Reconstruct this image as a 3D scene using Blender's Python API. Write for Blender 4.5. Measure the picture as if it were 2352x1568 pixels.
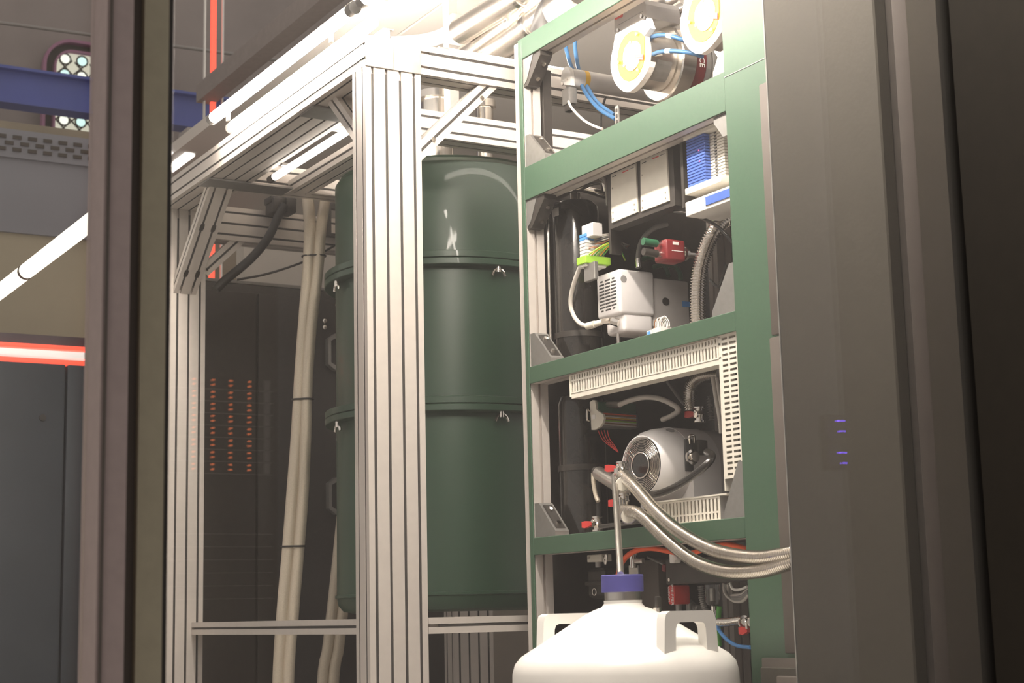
import bpy, bmesh, math, random
from mathutils import Vector, Matrix
random.seed(7)
for o in list(bpy.data.objects): bpy.data.objects.remove(o)
scene = bpy.context.scene
COL = scene.collection

# ------------------------------------------------------------------ camera
IW, IH, FPX = 2352.0, 1568.0, 3733.87
PITCH, ROLL, YAW, EYE = 0.1654825, -0.0233805, 0.5307248, 0.75
CF = Vector((math.sin(YAW)*math.cos(PITCH), math.cos(YAW)*math.cos(PITCH), math.sin(PITCH)))
_rt = Vector((math.cos(YAW), -math.sin(YAW), 0)); _up = _rt.cross(CF)
CR = _rt*math.cos(ROLL) + _up*math.sin(ROLL)
CU = -_rt*math.sin(ROLL) + _up*math.cos(ROLL)
CAM = Vector((0, 0, EYE))
cd = bpy.data.cameras.new('camera'); cam = bpy.data.objects.new('camera', cd); COL.objects.link(cam)
cam.matrix_world = Matrix(((CR.x, CU.x, -CF.x, 0), (CR.y, CU.y, -CF.y, 0), (CR.z, CU.z, -CF.z, EYE), (0, 0, 0, 1)))
cd.sensor_fit = 'HORIZONTAL'; cd.sensor_width = 36.0; cd.lens = FPX/IW*36.0
cd.clip_start = 0.02; cd.clip_end = 100
cd.dof.use_dof = True; cd.dof.focus_distance = 4.0; cd.dof.aperture_fstop = 9.0
scene.camera = cam

# ------------------------------------------------------------------ light and exposure
scene.view_settings.view_transform = 'Standard'; scene.view_settings.look = 'None'
scene.view_settings.gamma = 1.0; scene.view_settings.use_curve_mapping = False
scene.view_settings.exposure = 0.45
world = bpy.data.worlds.new('hall_ambient'); scene.world = world; world.use_nodes = True
wb = world.node_tree.nodes['Background']; wb.inputs[0].default_value = (1.0, 0.93, 0.87, 1); wb.inputs[1].default_value = 0.45
TUBE_STRENGTH = 150.0
LAMP_STRENGTH = 40.0

# ------------------------------------------------------------------ a measured point of the photograph on a real plane
def _ray(x, y): return CF + CR*((x-IW/2)/FPX) - CU*((y-IH/2)/FPX)
def onx(x, y, X): d = _ray(x, y); return CAM + d*(X/d.x)
def ony(x, y, Y): d = _ray(x, y); return CAM + d*(Y/d.y)
def onz(x, y, Z): d = _ray(x, y); return CAM + d*((Z-EYE)/d.z)
V = Vector

# ------------------------------------------------------------------ materials
def mat(name, col, rough=0.5, metal=0.0, var=0.06, scale=30.0, bump=0.0, emit=None, emit_s=0.0, spec=0.5, coat=0.0, trans=0.0, stretch=None):
    m = bpy.data.materials.new(name); m.use_nodes = True
    nt = m.node_tree; b = nt.nodes['Principled BSDF']
    b.inputs['Roughness'].default_value = rough; b.inputs['Metallic'].default_value = metal
    b.inputs['Specular IOR Level'].default_value = spec; b.inputs['Coat Weight'].default_value = coat
    b.inputs['Transmission Weight'].default_value = trans
    tc = nt.nodes.new('ShaderNodeTexCoord'); mp = nt.nodes.new('ShaderNodeMapping')
    if stretch: mp.inputs['Scale'].default_value = stretch
    n = nt.nodes.new('ShaderNodeTexNoise'); n.inputs['Scale'].default_value = scale; n.inputs['Detail'].default_value = 4
    nt.links.new(tc.outputs['Object'], mp.inputs['Vector']); nt.links.new(mp.outputs['Vector'], n.inputs['Vector'])
    r = nt.nodes.new('ShaderNodeValToRGB'); c = V(col)
    lo = [max(0, k*(1-var)) for k in c]; hi = [min(1, k*(1+var)) for k in c]
    r.color_ramp.elements[0].position = 0.3; r.color_ramp.elements[1].position = 0.7
    r.color_ramp.elements[0].color = (*lo, 1); r.color_ramp.elements[1].color = (*hi, 1)
    nt.links.new(n.outputs['Fac'], r.inputs['Fac']); nt.links.new(r.outputs['Color'], b.inputs['Base Color'])
    if bump:
        bp = nt.nodes.new('ShaderNodeBump'); bp.inputs['Strength'].default_value = bump; bp.inputs['Distance'].default_value = 0.002
        nt.links.new(n.outputs['Fac'], bp.inputs['Height']); nt.links.new(bp.outputs['Normal'], b.inputs['Normal'])
    if emit: b.inputs['Emission Color'].default_value = (*emit, 1); b.inputs['Emission Strength'].default_value = emit_s
    return m
def glass_mat(name, tint, refl, veil, veil_col=(0.9, 0.85, 0.8)):
    m = bpy.data.materials.new(name); m.use_nodes = True; nt = m.node_tree
    for n in list(nt.nodes): nt.nodes.remove(n)
    out = nt.nodes.new('ShaderNodeOutputMaterial'); tr = nt.nodes.new('ShaderNodeBsdfTransparent'); tr.inputs[0].default_value = (*tint, 1)
    gl = nt.nodes.new('ShaderNodeBsdfGlossy'); gl.inputs['Roughness'].default_value = 0.0
    df = nt.nodes.new('ShaderNodeBsdfTranslucent'); df.inputs[0].default_value = (*veil_col, 1)  # pale translucent share imitating veiling glare over the view
    noi = nt.nodes.new('ShaderNodeTexNoise'); noi.inputs['Scale'].default_value = 3.0; noi.inputs['Detail'].default_value = 6
    tc = nt.nodes.new('ShaderNodeTexCoord'); nt.links.new(tc.outputs['Object'], noi.inputs['Vector'])
    mr = nt.nodes.new('ShaderNodeMapRange'); mr.inputs['To Min'].default_value = veil*0.7; mr.inputs['To Max'].default_value = veil*1.3
    nt.links.new(noi.outputs['Fac'], mr.inputs['Value'])
    fr = nt.nodes.new('ShaderNodeFresnel'); geo = nt.nodes.new('ShaderNodeNewGeometry')
    ior = nt.nodes.new('ShaderNodeMapRange'); ior.inputs['To Min'].default_value = 1.45; ior.inputs['To Max'].default_value = 1/1.45   # same reflectance on both faces
    nt.links.new(geo.outputs['Backfacing'], ior.inputs['Value']); nt.links.new(ior.outputs[0], fr.inputs['IOR'])
    ml = nt.nodes.new('ShaderNodeMath'); ml.operation = 'MULTIPLY'; ml.inputs[1].default_value = refl; ml.use_clamp = True
    nt.links.new(fr.outputs[0], ml.inputs[0])
    m1 = nt.nodes.new('ShaderNodeMixShader'); m2 = nt.nodes.new('ShaderNodeMixShader')
    nt.links.new(mr.outputs[0], m1.inputs[0]); nt.links.new(tr.outputs[0], m1.inputs[1]); nt.links.new(df.outputs[0], m1.inputs[2])
    nt.links.new(ml.outputs[0], m2.inputs[0]); nt.links.new(m1.outputs[0], m2.inputs[1]); nt.links.new(gl.outputs[0], m2.inputs[2])
    nt.links.new(m2.outputs[0], out.inputs['Surface'])
    return m
M = {}
M['alu'] = mat('anodised_aluminium', (0.66, 0.61, 0.56), 0.42, 0.25, 0.03, 60)
M['alu_cap'] = mat('aluminium_end_cap', (0.42, 0.39, 0.365), 0.5, 0.3, 0.05, 80)
M['steel'] = mat('stainless_steel', (0.80, 0.76, 0.70), 0.2, 1.0, 0.05, 20)
M['chrome'] = mat('polished_steel', (0.88, 0.84, 0.78), 0.1, 1.0, 0.03, 20)
M['pipe_steel'] = mat('satin_pipe_steel', (0.60, 0.555, 0.50), 0.26, 0.95, 0.05, 20)
M['brushed'] = mat('brushed_steel', (0.62, 0.59, 0.55), 0.32, 1.0, 0.1, 40)
M['galv'] = mat('zinc_bracket', (0.30, 0.29, 0.275), 0.45, 0.6, 0.06, 90)
M['green'] = mat('green_powder_coat', (0.056, 0.112, 0.068), 0.45, 0.0, 0.05, 120, 0.15)
M['can'] = mat('dark_green_gloss_paint', (0.027, 0.064, 0.038), 0.40, 0.0, 0.05, 4, 0.0, coat=0.08)
M['white'] = mat('white_enamel', (0.86, 0.84, 0.79), 0.35, 0.0, 0.02, 20)
M['dewar'] = mat('white_gloss_paint', (0.92, 0.90, 0.85), 0.3, 0.0, 0.02, 10)
M['cream'] = mat('cream_plastic', (0.80, 0.76, 0.66), 0.5, 0.0, 0.03, 40)
M['pump'] = mat('light_grey_plastic', (0.62, 0.60, 0.58), 0.45, 0.0, 0.03, 60, 0.05)
M['pump_white'] = mat('pale_grey_shell', (0.75, 0.73, 0.72), 0.38, 0.0, 0.02, 60)
M['black'] = mat('black_plastic', (0.036, 0.031, 0.027), 0.45, 0.0, 0.15, 60)
M['blackgloss'] = mat('black_gloss', (0.020, 0.018, 0.016), 0.18, 0.0, 0.1, 20, coat=0.3)
M['rubber'] = mat('black_rubber', (0.025, 0.023, 0.022), 0.5, 0.0, 0.1, 40)
M['dark'] = mat('dark_brown_grey_paint', (0.11, 0.092, 0.078), 0.6, 0.0, 0.06, 20)
M['panel'] = mat('charcoal_panel', (0.050, 0.045, 0.036), 0.6, 0.0, 0.06, 120, 0.2, spec=0.2)
M['mull'] = mat('bronze_anodised', (0.46, 0.37, 0.35), 0.5, 0.2, 0.05, 50)
M['olive'] = mat('olive_trim', (0.40, 0.36, 0.26), 0.5, 0.1, 0.05, 50)
M['grey'] = mat('mid_grey_paint', (0.30, 0.29, 0.28), 0.5, 0.0, 0.04, 60)
M['red'] = mat('red_paint', (0.62, 0.045, 0.04), 0.4, 0.0, 0.05, 60)
M['darkred'] = mat('red_housing', (0.19, 0.017, 0.020), 0.4, 0.0, 0.05, 60)
M['orange'] = mat('red_orange_hose', (0.92, 0.12, 0.03), 0.35, 0.0, 0.05, 60)
M['blue'] = mat('blue_hose', (0.035, 0.125, 0.27), 0.35, 0.0, 0.05, 60)
M['lightblue'] = mat('light_blue_tube', (0.10, 0.33, 0.75), 0.35, 0.0, 0.05, 60)
M['purple'] = mat('violet_blue_cap', (0.085, 0.080, 0.32), 0.45, 0.0, 0.06, 60)
M['modblue'] = mat('blue_terminal', (0.075, 0.15, 0.50), 0.4, 0.0, 0.08, 90)
M['yellow'] = mat('yellow_label', (0.78, 0.46, 0.035), 0.5, 0.0, 0.03, 40)
M['lime'] = mat('lime_green', (0.35, 0.62, 0.06), 0.45, 0.0, 0.05, 60)
M['hgreen'] = mat('green_hose', (0.10, 0.42, 0.06), 0.35, 0.0, 0.05, 60)
M['dgreenhose'] = mat('dark_green_hose', (0.03, 0.12, 0.06), 0.3, 0.0, 0.05, 60)
M['braid'] = mat('braided_sleeve', (0.62, 0.55, 0.44), 0.5, 0.4, 0.12, 500, 0.4)
M['cable'] = mat('pale_cable', (0.66, 0.62, 0.56), 0.45, 0.0, 0.05, 60)
M['brown'] = mat('brown_wire', (0.30, 0.13, 0.06), 0.45, 0.0, 0.05, 60)
M['label'] = mat('paper_label', (0.85, 0.83, 0.78), 0.6, 0.0, 0.03, 60)
M['redlabel'] = mat('red_label', (0.75, 0.12, 0.12), 0.5, 0.0, 0.05, 60)
M['ink'] = mat('dark_ink', (0.05, 0.05, 0.05), 0.6)
M['whiteink'] = mat('white_ink', (0.9, 0.88, 0.85), 0.6)
M['tube'] = mat('led_diffuser', (0.9, 0.9, 0.88), 0.4, emit=(1.0, 0.92, 0.83), emit_s=TUBE_STRENGTH)
M['tube_soft'] = mat('led_diffuser_soft', (0.9, 0.9, 0.88), 0.4, emit=(1.0, 0.92, 0.83), emit_s=TUBE_STRENGTH*0.24)
M['tube_dim'] = mat('led_diffuser_dim', (0.9, 0.9, 0.88), 0.4, emit=(1.0, 0.93, 0.85), emit_s=5.0)
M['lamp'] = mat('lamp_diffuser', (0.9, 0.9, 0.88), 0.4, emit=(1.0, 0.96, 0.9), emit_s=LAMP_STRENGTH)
M['rail_light'] = mat('lit_rail', (0.9, 0.9, 0.85), 0.4, emit=(1.0, 0.98, 0.85), emit_s=1.6)
M['red_led'] = mat('red_led_strip', (0.8, 0.08, 0.05), 0.4, emit=(1.0, 0.09, 0.05), emit_s=1.1)
M['white_led'] = mat('white_led_strip', (0.9, 0.85, 0.8), 0.4, emit=(1.0, 0.9, 0.85), emit_s=0.55)
M['orange_led'] = mat('orange_led', (0.8, 0.2, 0.05), 0.4, emit=(1.0, 0.22, 0.06), emit_s=4.5)
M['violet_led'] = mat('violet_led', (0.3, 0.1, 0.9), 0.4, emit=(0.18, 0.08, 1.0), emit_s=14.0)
M['tiny_red_led'] = mat('small_red_led', (0.9, 0.1, 0.2), 0.4, emit=(1.0, 0.08, 0.18), emit_s=3.0)
M['glass'] = glass_mat('enclosure_glass', (0.97, 0.96, 0.95), 1.0, 0.017)
M['clear'] = glass_mat('clear_bowl', (0.85, 0.85, 0.82), 2.5, 0.05)
M['floor'] = mat('raised_floor', (0.36, 0.34, 0.32), 0.5, 0.0, 0.1, 8)
M['wall'] = mat('light_wall_panel', (0.52, 0.48, 0.43), 0.6, 0.0, 0.03, 6)
M['stone'] = mat('chapel_stone', (0.30, 0.26, 0.19), 0.8, 0.0, 0.12, 2.5, 0.2)
M['jamb'] = mat('dark_jamb', (0.020, 0.016, 0.011), 0.8, spec=0.15)
M['strip_brown'] = mat('brown_edge_strip', (0.04, 0.032, 0.028), 0.7, spec=0.2)
M['slotstrip'] = mat('slot_cover_strip', (0.045, 0.040, 0.036), 0.6)
M['duct'] = mat('dark_duct', (0.25, 0.215, 0.20), 0.7)
M['duskwall'] = mat('dusky_wall', (0.30, 0.262, 0.245), 0.8, 0.0, 0.10, 2.0)
M['bluegrey'] = mat('blue_grey_wall', (0.26, 0.27, 0.30), 0.7, 0.0, 0.06, 1.5)
M['beam_blue'] = mat('blue_steel_beam', (0.085, 0.12, 0.42), 0.5, 0.0, 0.08, 3)
M['beige'] = mat('beige_partition', (0.42, 0.38, 0.27), 0.6, 0.0, 0.06, 2)
M['slate'] = mat('slate_cabinet', (0.070, 0.080, 0.095), 0.5, 0.1, 0.08, 3)
M['ceil'] = mat('white_ceiling_panel', (0.56, 0.525, 0.485), 0.6, 0.0, 0.02, 5)
M['pane_aqua'] = mat('aqua_pane', (0.55, 0.8, 0.8), 0.3, emit=(0.62, 0.90, 0.86), emit_s=0.75)
M['pane_pale'] = mat('pale_pane', (0.8, 0.8, 0.75), 0.3, emit=(0.85, 0.92, 0.82), emit_s=0.8)
M['pane_back'] = mat('amber_pane', (0.4, 0.36, 0.28), 0.3, emit=(0.55, 0.56, 0.46), emit_s=0.75)
M['lead'] = mat('lead_came', (0.06, 0.05, 0.04), 0.6)
M['pinkstone'] = mat('pink_border', (0.36, 0.17, 0.27), 0.7)

# ------------------------------------------------------------------ mesh builder
ORG = {}
class MB:
    def __init__(s): s.v = []; s.f = []
    def add(s, vs, fs):
        n = len(s.v); s.v += [V(p) for p in vs]; s.f += [tuple(i+n for i in f) for f in fs]; return s
    def box(s, a, b):
        x0, x1 = sorted((a[0], b[0])); y0, y1 = sorted((a[1], b[1])); z0, z1 = sorted((a[2], b[2]))
        return s.add([(x0,y0,z0),(x1,y0,z0),(x1,y1,z0),(x0,y1,z0),(x0,y0,z1),(x1,y0,z1),(x1,y1,z1),(x0,y1,z1)],
                     [(3,2,1,0),(4,5,6,7),(0,1,5,4),(1,2,6,5),(2,3,7,6),(3,0,4,7)])
    def rbox(s, a, b, r=0.004, seg=2):
        bm = bmesh.new(); bmesh.ops.create_cube(bm, size=1)
        sz = [abs(b[i]-a[i]) for i in range(3)]; c = [(a[i]+b[i])/2 for i in range(3)]
        for v in bm.verts: v.co = V([v.co[i]*sz[i]+c[i] for i in range(3)])
        bmesh.ops.bevel(bm, geom=bm.edges[:], offset=min(r, min(sz)*0.45), segments=seg, affect='EDGES', profile=0.5)
        bm.verts.index_update(); s.add([v.co.copy() for v in bm.verts], [[v.index for v in f.verts] for f in bm.faces]); bm.free(); return s
    def prism(s, poly, d):           # poly: 3D points, extruded by vector d
        n = len(poly); d = V(d); a = [V(p) for p in poly]
        return s.add(a+[p+d for p in a], [tuple(range(n-1, -1, -1)), tuple(range(n, 2*n))]+[(i, (i+1) % n, n+(i+1) % n, n+i) for i in range(n)])
    def lathe(s, c, axis, prof, seg=32, cap=True, squash=None):   # prof: [(distance along axis, radius)]
        c = V(c); ax = V(axis).normalized(); u = ax.orthogonal().normalized()
        if abs(ax.z) > 0.99: u = V((1, 0, 0))
        w = ax.cross(u); vs = []; fs = []
        for t, r in prof:
            for k in range(seg):
                a = 2*math.pi*k/seg; vs.append(c+ax*t+(u*math.cos(a)+w*math.sin(a))*max(r, 1e-5))
        for i in range(len(prof)-1):
            for k in range(seg): fs.append((i*seg+k, i*seg+(k+1) % seg, (i+1)*seg+(k+1) % seg, (i+1)*seg+k))
        if cap: fs += [tuple(range(seg-1, -1, -1)), tuple(range((len(prof)-1)*seg, len(prof)*seg))]
        return s.add(vs, fs)
    def cyl(s, a, b, r, seg=20, r2=None):
        a = V(a); b = V(b); return s.lathe(a, b-a, [(0, r), ((b-a).length, r if r2 is None else r2)], seg)
    def tube(s, pts, r, seg=12, step=None, corr=None, closed=False):
        # sweep along a smooth curve; corr=(pitch, amplitude) makes a corrugated hose
        pts = [V(p) for p in pts]; P = []; n = len(pts)
        rng = range(n if closed else n-1)
        for i in rng:
            g = (lambda k: pts[k % n]) if closed else (lambda k: pts[min(max(k, 0), n-1)])
            p0, p1, p2, p3 = g(i-1), g(i), g(i+1), g(i+2)
            if not closed:
                if i == 0: p0 = p1*2-p2
                if i == n-2: p3 = p2*2-p1
            for k in range(10):
                t = k/10.0; P.append(0.5*((2*p1)+(p2-p0)*t+(2*p0-5*p1+4*p2-p3)*t*t+(3*p1-p0-3*p2+p3)*t**3))
        if not closed: P.append(pts[-1].copy())
        else: P.append(P[0].copy())
        L = [0.0]
        for i in range(1, len(P)): L.append(L[-1]+(P[i]-P[i-1]).length)
        if corr: step = corr[0]/4.0
        if step is None: step = L[-1]/max(12, 6*n)
        m = max(4, int(L[-1]/step)); Q = []; j = 0
        for i in range(m+1):
            d = L[-1]*i/m
            while j < len(L)-2 and L[j+1] < d: j += 1
            t = (d-L[j])/max(1e-9, L[j+1]-L[j]); Q.append(P[j].lerp(P[j+1], t))
        T = [(Q[min(i+1, m)]-Q[max(i-1, 0)]).normalized() for i in range(m+1)]
        u = T[0].orthogonal().normalized(); vs = []; fs = []
        for i in range(m+1):
            u = (u-T[i]*u.dot(T[i])).normalized(); w = T[i].cross(u)
            rr = r
            if corr: rr = r+corr[1]*(0, 1, 1, 0)[i % 4]-corr[1]*0.5
            for k in range(seg):
                a = 2*math.pi*k/seg; vs.append(Q[i]+(u*math.cos(a)+w*math.sin(a))*rr)
        for i in range(m):
            for k in range(seg): fs.append((i*seg+k, i*seg+(k+1) % seg, (i+1)*seg+(k+1) % seg, (i+1)*seg+k))
        fs += [tuple(range(seg-1, -1, -1)), tuple(range(m*seg, (m+1)*seg))]
        return s.add(vs, fs)
    def sphere(s, c, r, seg=14):
        n = 8; return s.lathe(V(c)-V((0, 0, r)), (0, 0, 1), [(r-r*math.cos(math.pi*i/n), r*math.sin(math.pi*i/n)) for i in range(n+1)], seg, cap=False)
    def build(s, name, m, parent=None, smooth=35, origin=None):
        if parent is not None: o0 = ORG[parent.name]
        elif origin is not None: o0 = V(origin)
        else:
            mn = [min(p[i] for p in s.v) for i in range(3)]; mx = [max(p[i] for p in s.v) for i in range(3)]
            o0 = V(((mn[0]+mx[0])/2, (mn[1]+mx[1])/2, mn[2]))
        me = bpy.data.meshes.new(name); me.from_pydata([tuple(p-o0) for p in s.v], [], s.f)
        bm = bmesh.new(); bm.from_mesh(me); bmesh.ops.recalc_face_normals(bm, faces=bm.faces); bm.to_mesh(me); bm.free()
        me.materials.append(M[m] if isinstance(m, str) else m)
        if smooth:
            for p in me.polygons: p.use_smooth = True
            me.set_sharp_from_angle(angle=math.radians(smooth))
        o = bpy.data.objects.new(name, me); COL.objects.link(o); ORG[o.name] = o0
        if parent is not None: o.parent = parent
        else: o.location = o0
        return o
def tag(o, label=None, cat=None, group=None, kind=None):
    if label: o['label'] = label
    if cat: o['category'] = cat
    if group: o['group'] = group
    if kind: o['kind'] = kind
    return o
def thing(name, loc, label, cat, group=None):
    o = bpy.data.objects.new(name, None); COL.objects.link(o); o.location = loc; o.empty_display_size = 0.05
    ORG[o.name] = V(loc); return tag(o, label, cat, group)
def share(src, delta, parent):        # a linked copy of a part, moved by delta
    c = src.copy(); COL.objects.link(c); c.parent = parent; c.location = V(src.location)+V(delta); ORG[c.name] = ORG[src.name]; return c
def struct(o): o['kind'] = 'structure'; return o
def text(s, size, loc, right, up, m, name, parent, depth=0.0004):
    cu = bpy.data.curves.new('lettering', 'FONT'); cu.body = s; cu.size = size; cu.extrude = depth; cu.resolution_u = 2
    cu.align_x = 'CENTER'; cu.align_y = 'CENTER'
    t = bpy.data.objects.new('lettering_tmp', cu); COL.objects.link(t)
    dg = bpy.context.evaluated_depsgraph_get(); dg.update()
    me = bpy.data.meshes.new_from_object(t.evaluated_get(dg)); bpy.data.objects.remove(t)
    r = V(right).normalized(); u = V(up).normalized(); n = r.cross(u); b = MB()
    b.add([V(loc)+r*v.co.x+u*v.co.y+n*v.co.z for v in me.vertices], [tuple(p.vertices) for p in me.polygons])
    return b.build(name, m, parent, smooth=0)

# extruded slot profile: section w (along u) x h (along v), nw / nh slots on the faces
def slot_profile(b, p0, p1, u, w, h, nw, nh, slot=0.0075, inner=0.014, lip=0.004, deep=0.011):
    p0 = V(p0); p1 = V(p1); ax = (p1-p0).normalized(); u = (V(u)-ax*V(u).dot(ax)).normalized(); v = ax.cross(u)
    pts = []
    def side(a, d, nrm, L, n):
        pts.append(a)
        for k in range(n):
            c = a+d*(L*(k+0.5)/n)
            for (q, dep) in ((-slot/2, 0), (-slot/2, lip), (-inner/2, lip), (-inner/2, deep), (inner/2, deep), (inner/2, lip), (slot/2, lip), (slot/2, 0)):
                pts.append(c+d*q-nrm*dep)
    hu, hv = u*(w/2), v*(h/2)
    side(-hu-hv, u, -v, w, nw); side(hu-hv, v, u, h, nh); side(hu+hv, -u, v, w, nw); side(-hu+hv, -v, -u, h, nh)
    b.prism([p0+q for q in pts], p1-p0); return b
def prof(name, p0, p1, u, w, h, nw, nh, parent, m='alu', strips=False, **k):
    o = slot_profile(MB(), p0, p1, u, w, h, nw, nh, **k).build(name, m, parent, smooth=0)
    if strips:                        # dark cover strips pressed into the slots, ending short of the profile's ends
        p0 = V(p0); p1 = V(p1); ax = (p1-p0).normalized(); u = (V(u)-ax*V(u).dot(ax)).normalized(); v = ax.cross(u)
        for (d, nrm, L, n, off) in ((u, -v, w, nw, h/2), (v, u, h, nh, w/2), (u, v, w, nw, h/2), (v, -u, h, nh, w/2)):
            for q in range(n):
                c = d*(L*(q+0.5)/n-L/2)+nrm*off; e = random.uniform(0.012, 0.035)
                a = p0+ax*e+c; b = p1-ax*e+c; s_ = d*0.0034
                MB().prism([a-s_-nrm*0.0012, a+s_-nrm*0.0012, a+s_-nrm*0.0036, a-s_-nrm*0.0036], b-a).build('slot_strip', 'slotstrip', o, 0)
    return o
def plate(name, poly, d, m, parent): return MB().prism(poly, d).build(name, m, parent, smooth=0)
def bolt_heads(b, pts, axis, r=0.006, h=0.004):
    for p in pts: b.cyl(p, V(p)+V(axis)*h, r, 10)
    return b

# ================================================================== THE SETTING
struct(MB().box((-6, -7, -0.05), (10, 14, 0)).build('floor', 'floor'))
struct(MB().box((-6, 13.0, 0), (10, 13.2, 9)).build('wall_back', 'duskwall'))
struct(MB().box((-6, -7.2, 0), (10, -7.0, 9)).build('wall_front', 'bluegrey'))
# chapel stone face seen over the black cabinet
st = struct(MB().box((1.9, 9.2, 0), (5.2, 9.4, 3.6)).build('wall_inner', 'stone'))

# stained glass window high on the back wall
YW = 12.9
wl = ony(112, 120, YW); wr = ony(330, 120, YW); wt = ony(160, 103, YW).z; wbz = ony(160, 420, YW).z
WX0, WX1 = wl.x, wl.x+0.95
win = struct(thing('window_1', ((WX0+WX1)/2, YW, wbz), 'arched stained glass window with rows of round pale panes', 'window'))
del win['category']
def arch(x0, x1, zt, zb, r=0.20):
    pts = [(x0, zb)]
    for k in range(9): a = math.pi/2*(2-k/8.0); pts.append((x0+r+r*math.cos(a), zt-r+r*math.sin(a)))
    for k in range(9): a = math.pi/2*(1-k/8.0); pts.append((x1-r+r*math.cos(a), zt-r+r*math.sin(a)))
    pts.append((x1, zb)); return pts
MB().prism([(x, YW+0.05, z) for x, z in arch(WX0-0.03, WX1+0.03, wt+0.03, wbz)], (0, 0.04, 0)).build('stone_reveal', 'lead', win, 0)
for e0, e1 in ((-0.045, -0.02), (0.045, 0.062)):
    out = arch(WX0+e0, WX1-e0, wt-e0, wbz, 0.20-e0); inn = arch(WX0+e1, WX1-e1, wt-e1, wbz, 0.20-e1); fm = MB()
    for i in range(len(out)-1):
        a, b, c, d = out[i], out[i+1], inn[i+1], inn[i]
        fm.add([(a[0], YW-0.02, a[1]), (b[0], YW-0.02, b[1]), (c[0], YW-0.02, c[1]), (d[0], YW-0.02, d[1]),
                (a[0], YW+0.05, a[1]), (b[0], YW+0.05, b[1]), (c[0], YW+0.05, c[1]), (d[0], YW+0.05, d[1])],
               [(0,1,2,3), (7,6,5,4), (0,4,5,1), (3,2,6,7), (0,3,7,4), (1,5,6,2)])
    fm.build('window_border', 'pinkstone', win, 0)
MB().prism([(x, YW+0.03, z) for x, z in arch(WX0+0.05, WX1-0.05, wt-0.05, wbz, 0.15)], (0, 0.015, 0)).build('pane', 'pane_back', win, 0)
pit = ony(190, 134, YW).x-ony(151, 134, YW).x; pz_ = ony(151, 134, YW).z-ony(151, 169, YW).z
x00 = ony(151, 134, YW).x; zc = ony(151, 134, YW).z; i = 0
while zc > wbz:
    for j in range(4):
        xc = x00+j*pit
        MB().cyl((xc, YW+0.025, zc), (xc, YW+0.015, zc), pit*0.30, 18).build('pane', 'pane_aqua' if (i+j) % 2 else 'pane_pale', win)
        MB().tube([(xc+pit*0.32*math.cos(a), YW+0.015, zc+pit*0.32*math.sin(a)) for a in [k*math.pi/6 for k in range(12)]], 0.007, 6, closed=True, step=0.02).build('lead_ring', 'lead', win)
    zc -= pz_; i += 1
lm = MB()
for k in range(-14, 16):
    for sg in (1, -1):
        x0 = WX0+0.05; x1 = WX1-0.05; z0 = zc+k*pz_+pz_*0.5+(WX0+0.05-x00)*(1 if sg > 0 else -1)
        a = V((x0, YW+0.02, z0)); b = V((x1, YW+0.02, z0+(x1-x0)*sg))
        def clipz(a, b):
            pts = []
            for t in [q/40 for q in range(41)]:
                p = a.lerp(b, t)
                if wbz < p.z < wt-0.12: pts.append(p)
            return pts
        q = clipz(a, b)
        if len(q) > 2: lm.cyl(q[0], q[-1], 0.007, 6)
lm.build('lead_lattice', 'lead', win)

# blue steel beam in front of the window
YB = 11.0
bt = ony(0, 160, YB).z; bb = ony(0, 232, YB).z
b = MB().box((-2, YB, bb), (9, YB+0.02, bt)).box((-2, YB-0.06, bt), (9, YB+0.1, bt+0.02)).box((-2, YB-0.06, bb-0.02), (9, YB+0.1, bb))
bl = b.build('trim_1', 'beam_blue', smooth=0); struct(bl); bl['label'] = 'blue painted steel beam crossing the arched window'
# thin pale rod modelled in place of a line reflected in the glass
a0, a1 = ony(0, 52, 10.0), ony(800, 160, 10.0)
tag(MB().cyl(a0+(a0-a1)*0.5, a1, 0.012, 8).build('steel_cable', 'galv', smooth=60), 'thin pale steel cable stretched above the blue beam', 'cable')

# grey partition with perforated band, beige lower part (behind the left pane)
YP = 9.0
g_top = ony(100, 308, YP).z; g_bot = ony(100, 372, YP).z; p_bot = ony(100, 540, YP).z; s_top = ony(100, 800, YP).z
part = struct(MB().box((-2, YP, p_bot), (3.2, YP+0.1, g_bot)).build('wall_partition', 'bluegrey', smooth=0)); part['label'] = 'blue grey partition wall below the perforated band'
gr = struct(MB().box((-2, YP-0.02, g_bot), (3.2, YP+0.1, g_top)).build('trim_2', 'bluegrey', smooth=0)); gr['label'] = 'grey band with rows of short slots above the partition'
sl = None
nrow = 3; hh = (g_top-g_bot)
for r_ in range(nrow):
    zc = g_bot+hh*(0.28+0.22*r_)
    for k in range(12):
        xc = ony(0, 300, YP).x-0.08+k*0.085+(0.042 if r_ % 2 else 0)
        if sl is None: sl = MB().box((xc-0.024, YP-0.03, zc-0.010), (xc+0.024, YP-0.015, zc+0.010)).build('slot', 'lead', gr, 0); s0 = V((xc, 0, zc))
        else: share(sl, V((xc, 0, zc))-s0, gr)
beige = struct(MB().box((-2, YP+0.02, 0), (3.2, YP+0.1, p_bot)).build('wall_beige', 'beige', smooth=0))
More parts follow.
